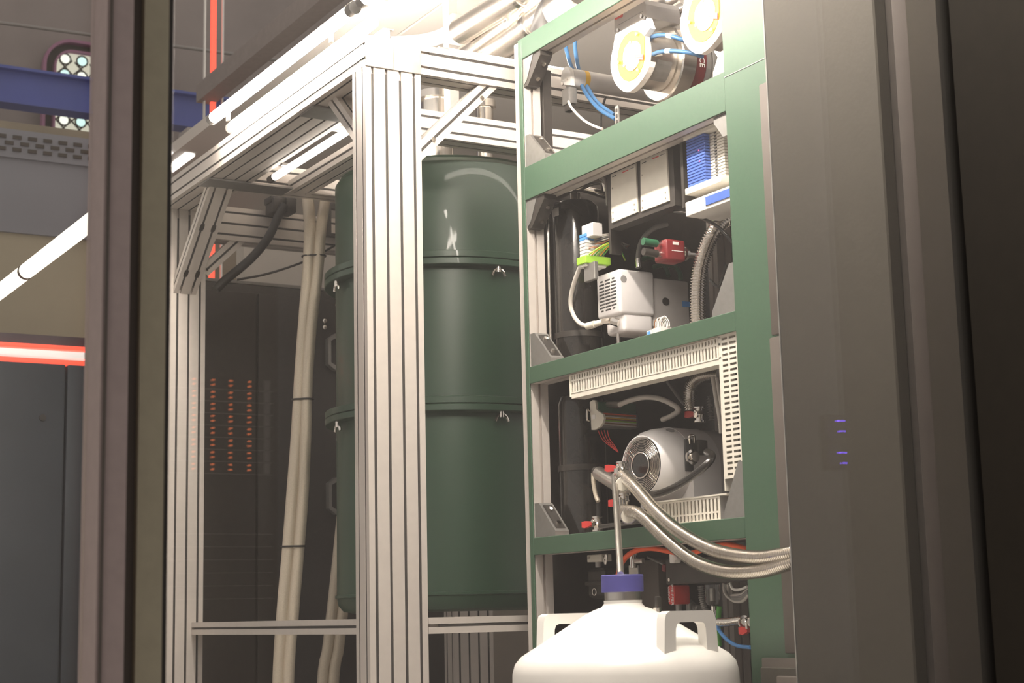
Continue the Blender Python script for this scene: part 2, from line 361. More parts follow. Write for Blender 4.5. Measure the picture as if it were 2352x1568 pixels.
# dark lower cabinets with red and white light strips on top
YC = 6.6
cz = ony(100, 834, YC).z
x_seam = ony(150, 1000, YC).x
for nm, xa, xb, lab in (('low_cabinet', x_seam-1.2, x_seam-0.004, 'dark slate cabinet at the far left below the red light strips'),
                        ('low_cabinet', x_seam+0.004, x_seam+0.44, 'dark slate cabinet door right of the seam beside the bronze mullion')):
    t = thing(nm, ((xa+xb)/2, YC+0.3, 0), lab, 'cabinet', 'low dark cabinets')
    MB().rbox((xa, YC, 0), (xb, YC+0.6, cz), 0.006).build('body', 'slate', t)
    bx_ = xb-0.09 if xa < x_seam-0.5 else xa+0.09
    zz = ony(120, 960, YC).z
    MB().cyl((bx_, YC, zz), (bx_, YC-0.008, zz), 0.014, 12).build('lock', 'black', t)
for nm, y0, y1, m_, lab in (('red_light_strip', 787, 797, 'red_led', 'upper red light strip on the dark cabinet'), ('white_light_strip', 800, 816, 'white_led', 'white light strip between two red strips'), ('red_light_strip', 820, 832, 'red_led', 'lower red light strip on the dark cabinet')):
    za, zb = ony(0, y0, YC+0.05).z, ony(0, y1, YC+0.05).z
    tag(MB().rbox((x_seam-1.1, YC+0.02, zb), (x_seam+0.42, YC+0.07, za), 0.004).build(nm, m_), lab, 'light strip')
# backing board that carries the strips
struct(MB().box((x_seam-1.2, YC+0.08, cz), (x_seam+0.44, YC+0.12, cz+0.13)).build('trim_3', 'slate', smooth=0))
# lit sloping-looking rail that runs away from the camera
ra = onx(-40, 712, 1.85); rb = onx(212, 512, 1.85)
ra = onz(-60, 715, 2.05); rb = V((ra.x, onz(208, 515, 2.05).y, 2.05))
rl = thing('lit_rail', (ra.x, (ra.y+rb.y)/2, 0), 'glowing white tubular rail running away at far left', 'rail')
MB().cyl((ra.x, ra.y+0.8, 2.05), (ra.x, rb.y-0.55, 2.05), 0.029, 20).build('tube', 'rail_light', rl)
_j = onz(50, 622, 2.05); MB().cyl((ra.x, _j.y-0.012, 2.05), (ra.x, _j.y+0.012, 2.05), 0.031, 20).build('joint_ring', 'dark', rl)
pb = MB()
for yy in (rb.y-0.5,): pb.cyl((ra.x, yy, 0), (ra.x, yy, 2.02), 0.018, 12)
pb.build('post', 'grey', rl)

# light ceiling of the enclosure and its far wall
CZ = 2.75
ce = MB()
seam_x = onz(860, 120, CZ).x
struct(MB().box((2.20, 2.6, CZ), (seam_x-0.006, 7.6, CZ+0.05)).build('ceiling_enclosure', 'ceil', smooth=0))
c2 = struct(MB().box((seam_x+0.006, 2.6, CZ), (6.0, 7.6, CZ+0.05)).build('ceiling_panel', 'ceil', smooth=0))
struct(MB().box((2.9, 7.6, 0), (6.2, 7.7, CZ)).build('wall_enclosure', 'wall', smooth=0))
struct(MB().box((6.0, 2.6, 0), (6.1, 7.6, CZ)).build('wall_side', 'wall', smooth=0))
hg = MB().box((ony(1031, 50, 4.33).x, 4.33, 2.238), (ony(1051, 50, 4.33).x, 4.37, CZ))
tag(hg.build('ceiling_strut', 'alu_cap', smooth=0), 'grey vertical strut hanging from the ceiling beside the shiny pipes', 'strut')

# ------------------------------------------------------------------ glass front and its mullions
YG = 1.9
gl = struct(MB().box((0.632, YG, 0), (2.7, YG+0.008, 3.0)).build('window_2', 'glass', smooth=0)); gl['label'] = 'large clear glass pane in front of the machine'
gl = struct(MB().box((-0.8, YG, 0), (0.53, YG+0.008, 3.0)).build('window_3', 'glass', smooth=0)); gl['label'] = 'clear glass pane left of the bronze mullion'
mu = struct(MB().box((0.5316, YG-0.05, 0), (0.5640, YG+0.02, 3.0)).build('trim_4', 'mull', smooth=0)); mu['label'] = 'bronze vertical mullion of the glass front'
MB().box((0.5345, YG-0.054, 0), (0.5375, YG-0.05, 3.0)).build('bead', 'dark', mu, 0)
mu = struct(MB().box((0.5640, YG-0.02, 0), (0.5836, YG+0.03, 3.0)).build('trim_5', 'dark', smooth=0)); mu['label'] = 'dark recess of the glass front mullion'
mu = struct(MB().box((0.5836, YG-0.03, 0), (0.6150, YG+0.03, 3.0)).build('trim_6', 'olive', smooth=0)); mu['label'] = 'olive vertical strip of the glass front mullion'
mu = struct(MB().box((0.6150, YG-0.012, 0), (0.6262, YG+0.03, 3.0)).build('trim_7', 'black', smooth=0)); mu['label'] = 'black glazing gasket beside the olive strip'

# ================================================================== ALUMINIUM SUPPORT FRAME
FX, FY, TZ = 1.726, 3.658, 2.156     # outer corner of the front post; underside of the top beams
BY = 5.306
fr = thing('support_frame', (FX+0.08, FY+0.04, 0), 'silver aluminium profile frame around the green cylinder', 'frame')
up = (0, 0, 1)
FPX_ = ony(1045, 1500, 5.26).x+0.08
prof('front_post', (FX+0.08, FY+0.04, 0), (FX+0.08, FY+0.04, TZ), (1, 0, 0), 0.16, 0.08, 4, 2, fr, strips=True)
prof('rear_post', (FX+0.08, BY+0.04, 0), (FX+0.08, BY+0.04, TZ), (1, 0, 0), 0.16, 0.08, 4, 2, fr, strips=True)
prof('top_beam', (FX+0.08, FY+0.001, TZ+0.041), (FX+0.08, BY+0.08, TZ+0.041), (1, 0, 0), 0.16, 0.08, 4, 2, fr, strips=True)
for k in range(2):
    MB().rbox((FX+0.0805*k, FY-0.006, TZ-0.002), (FX+0.0805*k+0.0795, FY+0.0005, TZ+0.082), 0.0015).build('end_cap', 'alu_cap', fr)
prof('top_beam', (FX+0.161, FY+0.04, TZ+0.041), (4.3, FY+0.04, TZ+0.041), (0, 1, 0), 0.08, 0.08, 2, 2, fr, strips=True)
prof('top_beam', (FX+0.161, 4.19, TZ+0.041), (4.3, 4.19, TZ+0.041), (0, 1, 0), 0.08, 0.08, 2, 2, fr, strips=True)
prof('top_beam', (FX+0.161, BY+0.04, TZ-0.03), (4.3, BY+0.04, TZ-0.03), (0, 1, 0), 0.08, 0.12, 2, 3, fr, strips=True)
prof('top_beam', (FX+0.161, 4.98, TZ+0.05), (4.3, 4.98, TZ+0.05), (0, 1, 0), 0.08, 0.08, 2, 2, fr, strips=True)
prof('inner_beam', (2.08, 4.235, TZ+0.02), (2.08, 4.935, TZ+0.02), (1, 0, 0), 0.08, 0.04, 2, 1, fr, strips=True)
prof('low_rail', (FX+0.14, FY+0.081, 0.724), (FX+0.14, BY-0.001, 0.724), (1, 0, 0), 0.04, 0.04, 1, 1, fr, strips=True)
prof('low_rail', (FX+0.161, FY+0.02, 0.724), (4.3, FY+0.02, 0.724), (0, 1, 0), 0.04, 0.04, 1, 1, fr, strips=True)
prof('far_post', (FPX_, 5.30, 0), (FPX_, 5.30, TZ-0.1), (1, 0, 0), 0.16, 0.08, 4, 2, fr, strips=True)
prof('far_post', (4.2, FY+0.04, 0), (4.2, FY+0.04, TZ), (1, 0, 0), 0.16, 0.08, 4, 2, fr, strips=True)
# diagonal braces
def brace(p0, p1, u, w, h, nw, nh):
    return prof('brace', p0, p1, u, w, h, nw, nh, fr, strips=True)
def cut_brace(name, poly, d): return plate(name, poly, d, 'alu', fr)
# front post to the receding beam
brace((FX+0.08, FY+0.07, 1.945), (FX+0.08, 3.972, TZ+0.01), (1, 0, 0), 0.08, 0.04, 2, 1)
# front post to the right-hand beam
brace((FX+0.145, FY+0.04, 1.932), (2.115, FY+0.04, TZ+0.019), (0, 1, 0), 0.06, 0.04, 1, 1)
# rear post to the receding beam
rbx = FX+0.085
rear_brace = brace((rbx, BY+0.01, 1.875), (rbx, 4.955, TZ+0.015), (1, 0, 0), 0.08, 0.04, 2, 1)
dirv = (V((rbx, 4.955, TZ+0.015))-V((rbx, BY+0.01, 1.875))).normalized(); nrm = V((1, 0, 0)).cross(dirv)
if nrm.z > 0: nrm = -nrm
for sx in (-0.02, 0.02):
    for t in (0.09, 0.29):
        c = V((rbx+sx, BY+0.01, 1.875))+dirv*t+nrm*0.021
        MB().prism([c+V((q*0.0065, 0, 0))+dirv*w for q, w in ((-1, -0.014), (1, -0.014), (1.2, 0), (1, 0.014), (-1, 0.014), (-1.2, 0))], nrm*-0.004).build('slot_connector', 'black', fr, 0)
# rear right diagonal at the rear beam (seen under it)
_a, _b = ony(462, 628, BY+0.04), ony(590, 512, BY+0.04)
brace(_a, _b, (0, 1, 0), 0.06, 0.04, 1, 1)
# flat joining plates under the receding beam
for ya, yb in ((4.02, 4.12), (4.86, 4.96)):
    pm = MB().box((FX+0.012, ya, TZ-0.006), (FX+0.30, yb, TZ-0.0005)); pm.build('joint_plate', 'galv', fr, 0)
# screws
for p in ((FX+0.20, FY-0.0005, 1.985), (2.075, FY-0.0005, 2.12)): bolt_heads(MB(), [V(p)+V((0, 0.0105, 0))], (0, -1, 0), 0.006, 0.004).build('bolt', 'steel', fr)

# ------------------------------------------------------------------ light tubes along the top of the frame
def led_tube(x, z, y0, y1, label, tilt=0):
    t = thing('led_tube', (x, (y0+y1)/2, z-0.02), label, 'light', 'LED tubes along the frame top')
    MB().cyl((x, y0+0.03, z), (x, y1-0.03, z), 0.017, 20).build('diffuser', 'tube', t)
    MB().cyl((x, y0, z), (x, y0+0.03, z), 0.0175, 20).build('end_cap', 'grey', t)
    MB().cyl((x, y1-0.03, z), (x, y1, z), 0.0175, 20).build('end_cap', 'grey', t)
    for yy in (y0+0.15, y1-0.15): MB().box((x-0.004, yy-0.008, z-0.045), (x+0.004, yy+0.008, z-0.016)).build('clip', 'galv', t, 0)
    return t
led_tube(1.690, 2.300, 3.640, 4.715, 'bright white LED tube on the outer edge of the receding top beam')
led_tube(1.770, 2.295, 3.700, 4.760, 'bright white LED tube on the receding top beam, inner one of the pair')
led_tube(1.690, 2.300, 1.990, 3.600, 'bright white LED tube nearest the camera above the front post')  # tube run lengthened beyond the view to add brightness

ft = thing('led_tube', (1.33, 2.0, 2.43), 'LED tube along the top edge of the glass front, lighting the white flask', 'light', 'LED tubes along the frame top')  # added out of view to brighten surfaces facing the glass
MB().cyl((0.72, 2.0, 2.45), (1.92, 2.0, 2.45), 0.017, 20).build('diffuser', 'tube', ft)
for a_, b2_ in ((0.69, 0.72), (1.92, 1.95)): MB().cyl((a_, 2.0, 2.45), (b2_, 2.0, 2.45), 0.0175, 20).build('end_cap', 'grey', ft)
MB().rbox((0.66, 1.91, 2.475), (1.98, 2.03, 2.50), 0.004).build('housing', 'white', ft)
for xx in (0.9, 1.75): MB().box((xx-0.004, 1.994, 2.467), (xx+0.004, 2.006, 2.475)).build('clip', 'galv', ft, 0)
it = thing('led_tube', (1.906, 4.4, 2.13), 'dimmer LED tube under the inner edge of the receding top beam', 'light', 'LED tubes along the frame top')
MB().cyl((1.906, 4.02, 2.142), (1.906, 4.72, 2.142), 0.0115, 16).build('diffuser', 'tube_dim', it)
for a_, b2_ in ((3.99, 4.02), (4.72, 4.76)): MB().cyl((1.906, a_, 2.142), (1.906, b2_, 2.142), 0.0125, 16).build('end_cap', 'black', it)
for yy in (4.12, 4.62): MB().box((1.887, yy-0.008, 2.152), (1.910, yy+0.008, 2.160)).build('clip', 'galv', it, 0)
t = thing('lamp_reflector', (1.815, 4.2, 2.2385), 'low white reflector strip beside the LED tubes on the receding top beam', 'reflector')  # added white strip, stands in for the glare between tubes and beam
MB().box((1.812, 3.70, 2.2385), (1.818, 4.80, 2.281)).build('sheet', 'white', t, 0)
MB().box((1.80, 3.70, 2.2815), (1.83, 4.80, 2.2835)).build('lip', 'white', t, 0)
# extra LED tube on the front right-hand beam, added to brighten what lies behind
xt = thing('led_tube', (2.9, 3.715, 2.2365), 'LED tube lying on the right-hand front beam, mostly hidden behind its top edge', 'light', 'LED tubes along the frame top')
MB().cyl((2.0, 3.715, 2.2505), (3.7, 3.715, 2.2505), 0.013, 16).build('diffuser', 'tube_soft', xt)
for a_, b2_ in ((1.97, 2.0), (3.7, 3.73)): MB().cyl((a_, 3.715, 2.2505), (b2_, 3.715, 2.2505), 0.0132, 16).build('end_cap', 'grey', xt)

# ================================================================== GREEN CRYOSTAT CAN
CX, CY, CRAD = 2.46, 4.61, 0.36
can = thing('cryostat', (CX, CY, 0.76), 'tall dark green cylindrical vessel with bolted flanges behind the post', 'vessel')
def lz(prof_, name, m='can', seg=72): return MB().lathe((CX, CY, 0), (0, 0, 1), prof_, seg).build(name, m, can, 30)
lz([(1.85, CRAD), (2.135, CRAD), (2.148, CRAD-0.01)], 'upper_shell'); 
lz([(1.4, CRAD), (1.80, CRAD)], 'middle_shell')
lz([(0.760, CRAD-0.05), (0.766, CRAD-0.02), (0.785, CRAD-0.004), (0.806, CRAD), (0.808, CRAD+0.006), (0.816, CRAD+0.006), (0.818, CRAD), (1.352, CRAD)], 'lower_shell')
FR_ = CRAD+0.036
for z0, nm in ((1.80, 'upper'), (1.352, 'lower')):
    lz([(z0, CRAD), (z0+0.001, FR_-0.002), (z0+0.003, FR_), (z0+0.019, FR_), (z0+0.021, FR_-0.002), (z0+0.0215, CRAD)], 'flange')
    lz([(z0+0.0225, CRAD), (z0+0.023, FR_-0.002), (z0+0.025, FR_), (z0+0.042, FR_), (z0+0.044, FR_-0.002), (z0+0.050, CRAD)], 'flange')
    for dz in (0.0,):
        pass
def wing_nut(c, yaw):
    b = MB(); c = V(c); d = V((math.cos(yaw), math.sin(yaw), 0))
    b.cyl(c, c-V((0, 0, 0.018)), 0.008, 12)
    for s in (-1, 1):
        p = [c+d*s*0.004-V((0, 0, 0.006)), c+d*s*0.016-V((0, 0, 0.016)), c+d*s*0.022-V((0, 0, 0.030))]
        b.tube(p, 0.0045, 8)
    return b
for z0, angs in ((1.80, None), (1.352, None)):
    nprev = None
    for k in range(8):
        a = math.radians(267+45*k)
        wing_nut((CX+math.cos(a)*(CRAD+0.021), CY+math.sin(a)*(CRAD+0.021), z0), a+math.pi/2).build('wing_nut', 'chrome', can)
MB().lathe((CX, CY, 0), (0, 0, 1), [(2.1485, CRAD-0.012), (2.1555, CRAD-0.012)], 64).build('top_plate', 'can', can, 30)

# shiny cold-head cylinders standing on the top plate between the beams
for (pxx, rr, lab) in ((1003, 0.062, 'polished cylinder on the vessel between the two top beams, left one'), (1112, 0.035, 'slim polished cylinder between the two top beams beside the brace')):
    p = ony(pxx, 225, 4.5)
    t = thing('cold_head', (p.x, 4.5, 2.156), lab, 'cylinder', 'cold heads on the vessel')
    MB().lathe((p.x, 4.5, 2.156), (0, 0, 1), [(0, rr), (0.02, rr), (0.021, rr*0.85), (0.24, rr*0.85), (0.241, rr*1.1), (0.265, rr*1.1)], 32).build('body', 'steel', t)
    MB().lathe((p.x, 4.5, 2.156), (0, 0, 1), [(0.10, rr*0.9), (0.12, rr*0.9)], 32).build('clamp_ring', 'chrome', t)

# ================================================================== GREEN RACK
RX = 2.10; RYL, RYR = 3.50, 2.653; RYE = 2.47
ZB = [(2.179, 2.235), (1.798, 1.886), (1.321, 1.364), (0.891, 0.934)]
rk = thing('equipment_rack', (RX+0.3, (RYL+RYE)/2, 0), 'green fronted aluminium rack holding the pumps and valves', 'rack')
def strip(y0, y1, z0, z1): return MB().rbox((RX, y0, z0), (RX+0.004, y1, z1), 0.0012, 1).build('panel_strip', 'green', rk, 0)
strip(RYE, RYR, 0.02, 2.235)
strip(RYL-0.004, RYL+0.013, 0.02, 2.235)
for z0, z1 in ZB: strip(RYR+0.0006, RYL-0.0046, z0, z1)
MB().box((RX-0.001, RYE+0.001, 1.872), (RX+0.0012, RYR-0.001, 1.8735)).build('panel_joint', 'galv', rk, 0)
D = 0.05
prof('upright', (RX+0.005+D/2, RYL-0.004+0.022, 0), (RX+0.005+D/2, RYL-0.004+0.022, 2.232), (1, 0, 0), D, 0.044, 1, 1, rk)
prof('upright', (RX+0.005+D/2, RYR-0.07, 0), (RX+0.005+D/2, RYR-0.07, 2.232), (1, 0, 0), D, 0.13, 1, 2, rk)
for y in (RYL+0.018, RYR-0.07): prof('upright', (2.74, y, 0), (2.74, y, 2.232), (1, 0, 0), D, 0.044, 1, 1, rk)
for z0, z1 in ZB:
    prof('crossbar', (RX+0.005+D/2, RYR-0.003, (z0+z1)/2), (RX+0.005+D/2, RYL-0.005, (z0+z1)/2), (1, 0, 0), D, z1-z0-0.001, 1, 1, rk)
for z0, z1 in ZB[1:]:
    MB().box((RX+0.058, RYR-0.02, z1-0.012), (2.73, RYL-0.008, z1-0.008)).build('shelf', 'dark', rk, 0)
# black back panel behind the lower compartments
MB().box((2.77, RYR-0.1, 0.02), (2.775, RYL+0.02, 1.96)).build('back_panel', 'black', rk, 0)
MB().box((RX+0.07, RYL+0.078, 0.02), (2.77, RYL+0.083, 1.86)).build('side_sheet', 'black', rk, 0)
# wedge brackets in the corners: (corner y, corner z, direction y, direction z, leg y, leg z)
def wedge(y, z, sy, sz, ly=0.095, lz_=0.085, w=0.040, m='galv'):
    x0 = RX+0.006
    poly = [(x0, y, z), (x0, y+sy*ly, z), (x0, y+sy*ly, z+sz*0.012), (x0, y+sy*0.020, z+sz*lz_), (x0, y, z+sz*lz_)]
    o = plate('corner_bracket', poly, (w, 0, 0), m, rk)
    a = V((x0+0.006, y+sy*(ly-0.006), z+sz*0.018)); b_ = V((x0+0.006, y+sy*0.028, z+sz*(lz_-0.006)))
    n = V((0, sy*(lz_-0.012), sz*(ly-0.02))).normalized()*0.0006
    MB().add([a+n, V((a.x+w-0.012, a.y, a.z))+n, V((b_.x+w-0.012, b_.y, b_.z))+n, b_+n], [(0, 1, 2, 3)]).build('bracket_slot', 'black', o, 0)
    for t in (0.2, 0.8):
        c = a.lerp(b_, t)+V(((w-0.012)/2, 0, 0)); MB().cyl(c, c+n.normalized()*0.006, 0.006, 10).build('bolt', 'chrome', o)
for z in (ZB[1][1], ZB[2][1], ZB[3][1]): wedge(RYL-0.0045, z+0.0005, -1, 1)
for z in (ZB[0][0], ZB[1][0]):
    wedge(RYL-0.0045, z-0.0005, -1, -1, 0.085, 0.075, 0.036, 'black')
    plate('corner_gusset', [(RX+0.0045, RYL-0.0045, z-0.0005), (RX+0.0045, RYL-0.055, z-0.0005), (RX+0.0045, RYL-0.022, z-0.06), (RX+0.0045, RYL-0.0045, z-0.072)], (0.0012, 0, 0), 'galv', rk)
for z, a_, b_ in ((ZB[1][1], 0.045, 0.05), (ZB[2][1], 0.085, 0.105), (ZB[3][1], 0.075, 0.115)): wedge(RYR+0.0005, z+0.0005, 1, 1, a_, b_)
wedge(RYR+0.0005, ZB[1][0]-0.0005, 1, -1, 0.05, 0.05)
# black stiffener strip beside the left upright, top compartment
MB().box((RX+0.06, RYL-0.012, ZB[1][1]), (RX+0.085, RYL+0.03, ZB[0][0]-0.02)).build('stiffener', 'black', rk, 0)

# ================================================================== CHARCOAL PANEL ON THE RIGHT
PX = 2.0
pn = thing('side_panel', (PX+0.02, 2.15, 0), 'charcoal upright panel with rounded edge in front of the rack at right', 'panel')
MB().rbox((PX, 2.085, 0), (PX+0.03, 2.392, 2.6), 0.003, 1).build('panel_sheet', 'panel', pn)
MB().box((PX+0.03, 1.985, 0), (PX+0.05, 2.09, 2.6)).build('recess', 'black', pn, 0)
MB().rbox((PX+0.002, 2.005, 0), (PX+0.03, 2.045, 2.6), 0.006).build('edge_strip', 'strip_brown', pn)
MB().box((PX-0.02, 1.915, 0), (PX+0.03, 1.985, 2.6)).build('outer_sheet', 'jamb', pn, 0)
MB().box((PX-0.02, 1.6, 0), (PX+0.5, 1.885, 2.6)).build('outer_jamb', 'jamb', pn, 0)
MB().box((PX+0.0005, 2.3925, 0), (PX+0.028, 2.3955, 2.6)).build('edge_trim', 'galv', pn, 0)
for pa, pb_, lab in (((1742, 195), (1775, 770), 'upper'), ((1766, 776), (1800, 1500), 'lower')):
    a = onx(*pa, 2.088); b_ = onx(*pb_, 2.088)
    tag(MB().rbox((2.088, 2.40, b_.z), (2.095, a.y, a.z), 0.003).build('hinge_plate', 'dark'), 'dark brown cover plate with rounded corner beside the green upright, %s one' % lab, 'plate', 'cover plates by the green upright')
br = thing('floor_bracket', (2.04, 2.47, 0), 'dark stepped bracket at the foot of the green upright, lower right', 'bracket')
a = onx(1748, 1510, 2.075); MB().rbox((2.075, 2.42, 0.3), (2.09, a.y, a.z), 0.003).build('plate', 'dark', br)
a = onx(1745, 1532, 2.06); MB().rbox((2.06, 2.40, 0.3), (2.074, a.y, a.z), 0.003).build('plate', 'panel', br)
a = onx(1782, 1552, 2.045); MB().rbox((2.045, 2.38, 0.3), (2.059, a.y, a.z), 0.003).build('plate', 'dark', br)

# ================================================================== helpers for the rack contents
q8 = lambda x, y: (1180+x/3.733, y/3.733)
q9 = lambda x, y: (1190+x/3.267, 380+y/3.267)
q10 = lambda x, y: (1200+x/3.136, 740+y/3.136)
q11 = lambda x, y: (1160+x/3.36, 1160+y/3.36)
q16 = lambda x, y: (1380+x/6.533, y/6.533)
def P(q, pts, X): return [onx(*q(*p), X) for p in pts]           # several measured points on the plane x = X
def PX_(q, pts): return [onx(*q(p[0], p[1]), p[2]) for p in pts]  # measured points, each with its own x
def face_plate(name, q, pts, X, d, m, parent, smooth=0): return MB().prism(P(q, pts, X), (d, 0, 0)).build(name, m, parent, smooth)
def hose(name, pts, r, m, label, cat='hose', corr=None, seg=12, group=None, parent=None, step=None):
    o = MB().tube(pts, r, seg, corr=corr, step=step).build(name, m, parent, 60)
    if parent is None: tag(o, label, cat, group)
    return o
XA = V((1, 0, 0)); YA = V((0, 1, 0)); ZA = V((0, 0, 1))

# ------------------------------------------------------------------ top compartment: turbo pumps
def turbo(dy, dz, dx, label):
    X = 2.165
    c0 = onx(*q16(430, 880), X)
    sh = V((dx, dy, dz))
    t = thing('turbo_pump', c0+sh+V((0.12, 0, -0.1)), label, 'vacuum pump', 'turbo pumps in the top compartment')
    def pl(name, pts, X, d, m, parent=t, sm=0): return MB().prism([p+sh for p in P(q16, pts, X)], (d, 0, 0)).build(name, m, parent, sm)
    pl('face_plate', [(240,500),(690,265),(740,420),(652,540),(652,912),(745,918),(725,1000),(690,1080),(630,1180),(560,1270),(480,1345),(430,1375),(400,1383),(350,1375),(300,1345),(250,1295),(205,1225),(175,1150),(150,1030),(145,960),(160,840),(190,690),(215,525)], X, 0.016, 'white', sm=0)
    outer = [(530,458),(600,490),(652,545),(654,870),(625,985),(585,1080),(530,1155),(470,1202),(410,1220),(350,1205),(300,1150),(268,1075),(248,985),(245,880),(262,760),(300,640),(360,540),(430,480),(480,460)]
    rg = pl('yellow_ring', outer, X-0.0015, 0.002, 'yellow')
    pl('hub_disc', [(530,612),(575,660),(595,740),(590,840),(570,930),(530,1005),(480,1055),(440,1066),(390,1040),(350,980),(332,900),(335,810),(360,720),(410,650),(470,615)], X-0.004, 0.004, 'white')
    lb = pl('warning_label', [(515,815),(635,812),(630,900),(512,890)], X-0.0055, 0.0015, 'redlabel')
    for yy in (838, 872): MB().prism([p+sh for p in P(q16, [(530, yy), (615, yy-3), (613, yy+9), (528, yy+10)], X-0.006)], (0.0008, 0, 0)).build('print_line', 'whiteink', lb, 0)
    for (sx, sy) in ((545,515),(455,635),(275,935),(365,985),(562,1048)):
        p = onx(*q16(sx, sy), X-0.004)+sh
        MB().cyl(p, p-XA*0.004, 0.0035, 10).build('screw', 'brushed', t)
    for (sx, sy) in ((262,455),(615,243),(665,275)):
        p = onx(*q16(sx, sy), X)+sh
        MB().cyl(p+XA*0.002, p-XA*0.003, 0.0048, 12).build('socket_screw', 'black', t)
    c = c0+sh+V((0.016, 0, 0.004))
    r1 = 0.070
    MB().lathe(c, XA, [(0, r1), (0.075, r1), (0.078, r1-0.003)], 48).build('motor_drum', 'brushed', t)
    MB().lathe(c+V((0.078, 0, -0.004)), XA, [(0, 0.088), (0.003, 0.092), (0.040, 0.092), (0.043, 0.088)], 56).build('flange', 'steel', t)
    bd = MB().lathe(c+V((0.122, 0, -0.004)), XA, [(0, 0.085), (0.030, 0.085)], 48).build('red_band', 'darkred', t)
    bp = [(0.153, 0.084)]
    for k in range(8): x = 0.155+k*0.02; bp += [(x, 0.084), (x+0.013, 0.084), (x+0.0135, 0.080), (x+0.0195, 0.080)]
    MB().lathe(c+V((0, 0, -0.004)), XA, bp, 48).build('finned_body', 'grey', t)
    MB().lathe(c+V((0.305, 0, -0.004)), XA, [(0.008, 0.10), (0.03, 0.10)], 48).build('inlet_flange', 'steel', t)
    # rating plate on the drum and lettering on the band
    b = MB(); rr = r1+0.0006
    def arcpt(x, a, r): return c+V((x, -math.cos(a)*r, math.sin(a)*r))
    a0, a1 = math.radians(-62), math.radians(-18)
    for k in range(6):
        u0 = a0+(a1-a0)*k/6; u1 = a0+(a1-a0)*(k+1)/6
        b.add([arcpt(0.018, u0, rr), arcpt(0.062, u0, rr), arcpt(0.062, u1, rr), arcpt(0.018, u1, rr)], [(0, 1, 2, 3)])
    b.build('rating_plate', 'galv', t)
    text('HiPACE', 0.022, c+V((0.137, -0.0855, 0.008)), (0, 0, -1), (1, 0, 0), 'whiteink', 'lettering', t)
    # electronics box above
    bx = pl('drive_unit', [(205,195),(205,480),(242,498),(690,262),(672,60),(640,-10)], X+0.018, 0.10, 'pump')
    pl('drive_label', [(208,200),(325,178),(322,250),(208,300)], X+0.0165, 0.0015, 'redlabel', bx)
    pl('joint_line', [(250,378),(630,165),(632,172),(252,386)], X+0.0172, 0.0010, 'grey', bx)
    # brass coloured inlet block beside the notch
    p = onx(*q16(700, 720), X+0.02)+sh
    MB().rbox(p+V((0, -0.012, -0.040)), p+V((0.05, 0.02, 0.045)), 0.004).build('coupling_block', 'brushed', t)
    for zz in (0.028, -0.02):
        MB().cyl(p+V((0.002, -0.012, zz)), p+V((0.022, -0.030, zz)), 0.007, 12).build('hose_fitting', 'chrome', t)
    return t
turbo(0, 0, 0, 'turbo pump with yellow ringed white face, left and lower one in the top compartment')
pA = onx(*q16(462, 1065), 2.165); pB = onx(*q16(1552, 468), 2.165)
turbo(pB.y-pA.y, pB.z-pA.z, 0, 'turbo pump with yellow ringed white face, beside the green upright at top')
# blue hoses joining the pumps
for i, (pts, lab) in enumerate((([(745,560,2.19),(850,532,2.18),(950,525,2.175),(1080,548,2.178),(1230,600,2.19),(1330,640,2.21)], 'upper blue hose with white tag between the two turbo pumps'),
                ([(755,828,2.19),(860,785,2.18),(980,768,2.175),(1150,770,2.178),(1380,800,2.19),(1530,850,2.215)], 'lower blue hose with white tag between the two turbo pumps'))):
    P_ = PX_(q16, pts); t = thing('blue_hose', P_[0], lab, 'hose', 'blue hoses between turbo pumps')
    MB().tube(P_, 0.0052, 12).build('tube', 'blue', t, 60)
    k = PX_(q16, [((995,530,2.175),(1065,545,2.176)), ((978,768,2.175),(1050,768,2.176))][i])
    MB().cyl(k[0], k[1], 0.0062, 12).build('tag_sleeve', 'label', t)
# stainless elbow pipes between the pumps
hose('elbow_pipe', PX_(q16, [(780,420,2.30),(880,330,2.30),(980,300,2.31),(1100,200,2.34),(1230,120,2.36)]), 0.020, 'steel', 'polished steel elbow pipe rising between the two turbo pumps', 'pipe')
hose('elbow_pipe', PX_(q16, [(760,150,2.36),(860,60,2.38),(980,30,2.40),(1150,-40,2.42)]), 0.022, 'brushed', 'dark steel pipe above the elbow between the turbo pumps', 'pipe')
t = thing('pipe_clamp', onx(*q16(960, 330), 2.285), 'polished clamp ring on the elbow pipe between the turbo pumps', 'clamp')
MB().lathe(onx(*q16(955, 310), 2.30), V((0.4, -0.75, 0.55)), [(-0.008, 0.028), (-0.003, 0.032), (0.003, 0.032), (0.008, 0.028)], 24).build('ring', 'chrome', t)
p = onx(*q16(985, 420), 2.285); MB().rbox(p-V((0.004, 0.008, 0.012)), p+V((0.004, 0.008, 0.012)), 0.002).build('screw_lug', 'steel', t)
# long grey actuator cylinder with white end cap
p0 = onx(*q8(445, 665), 2.23); 
t = thing('actuator', p0-V((0, 0, 0.05)), 'pale grey horizontal cylinder with white end cap and yellow label in the top compartment', 'actuator')
ra_ = 0.0265
MB().lathe(p0, XA, [(0.012, ra_), (0.42, ra_)], 32).build('cylinder', 'pump', t)
MB().lathe(p0, XA, [(0.048, ra_+0.0006), (0.062, ra_+0.0006)], 32, cap=False).build('yellow_label', 'yellow', t)
MB().prism([p0+V((0, math.cos(a)*0.024, math.sin(a)*0.03)) for a in [k*math.pi/10 for k in range(11)]]+[p0+V((0, -0.024, -0.028)), p0+V((0, 0.024, -0.012))], (0.012, 0, 0)).build('end_cap', 'white', t, 30)
for dy, dz in ((-0.010, -0.006), (0.014, -0.014)): MB().cyl(p0+V((0, dy, dz)), p0+V((-0.003, dy, dz)), 0.004, 10).build('screw', 'brushed', t)
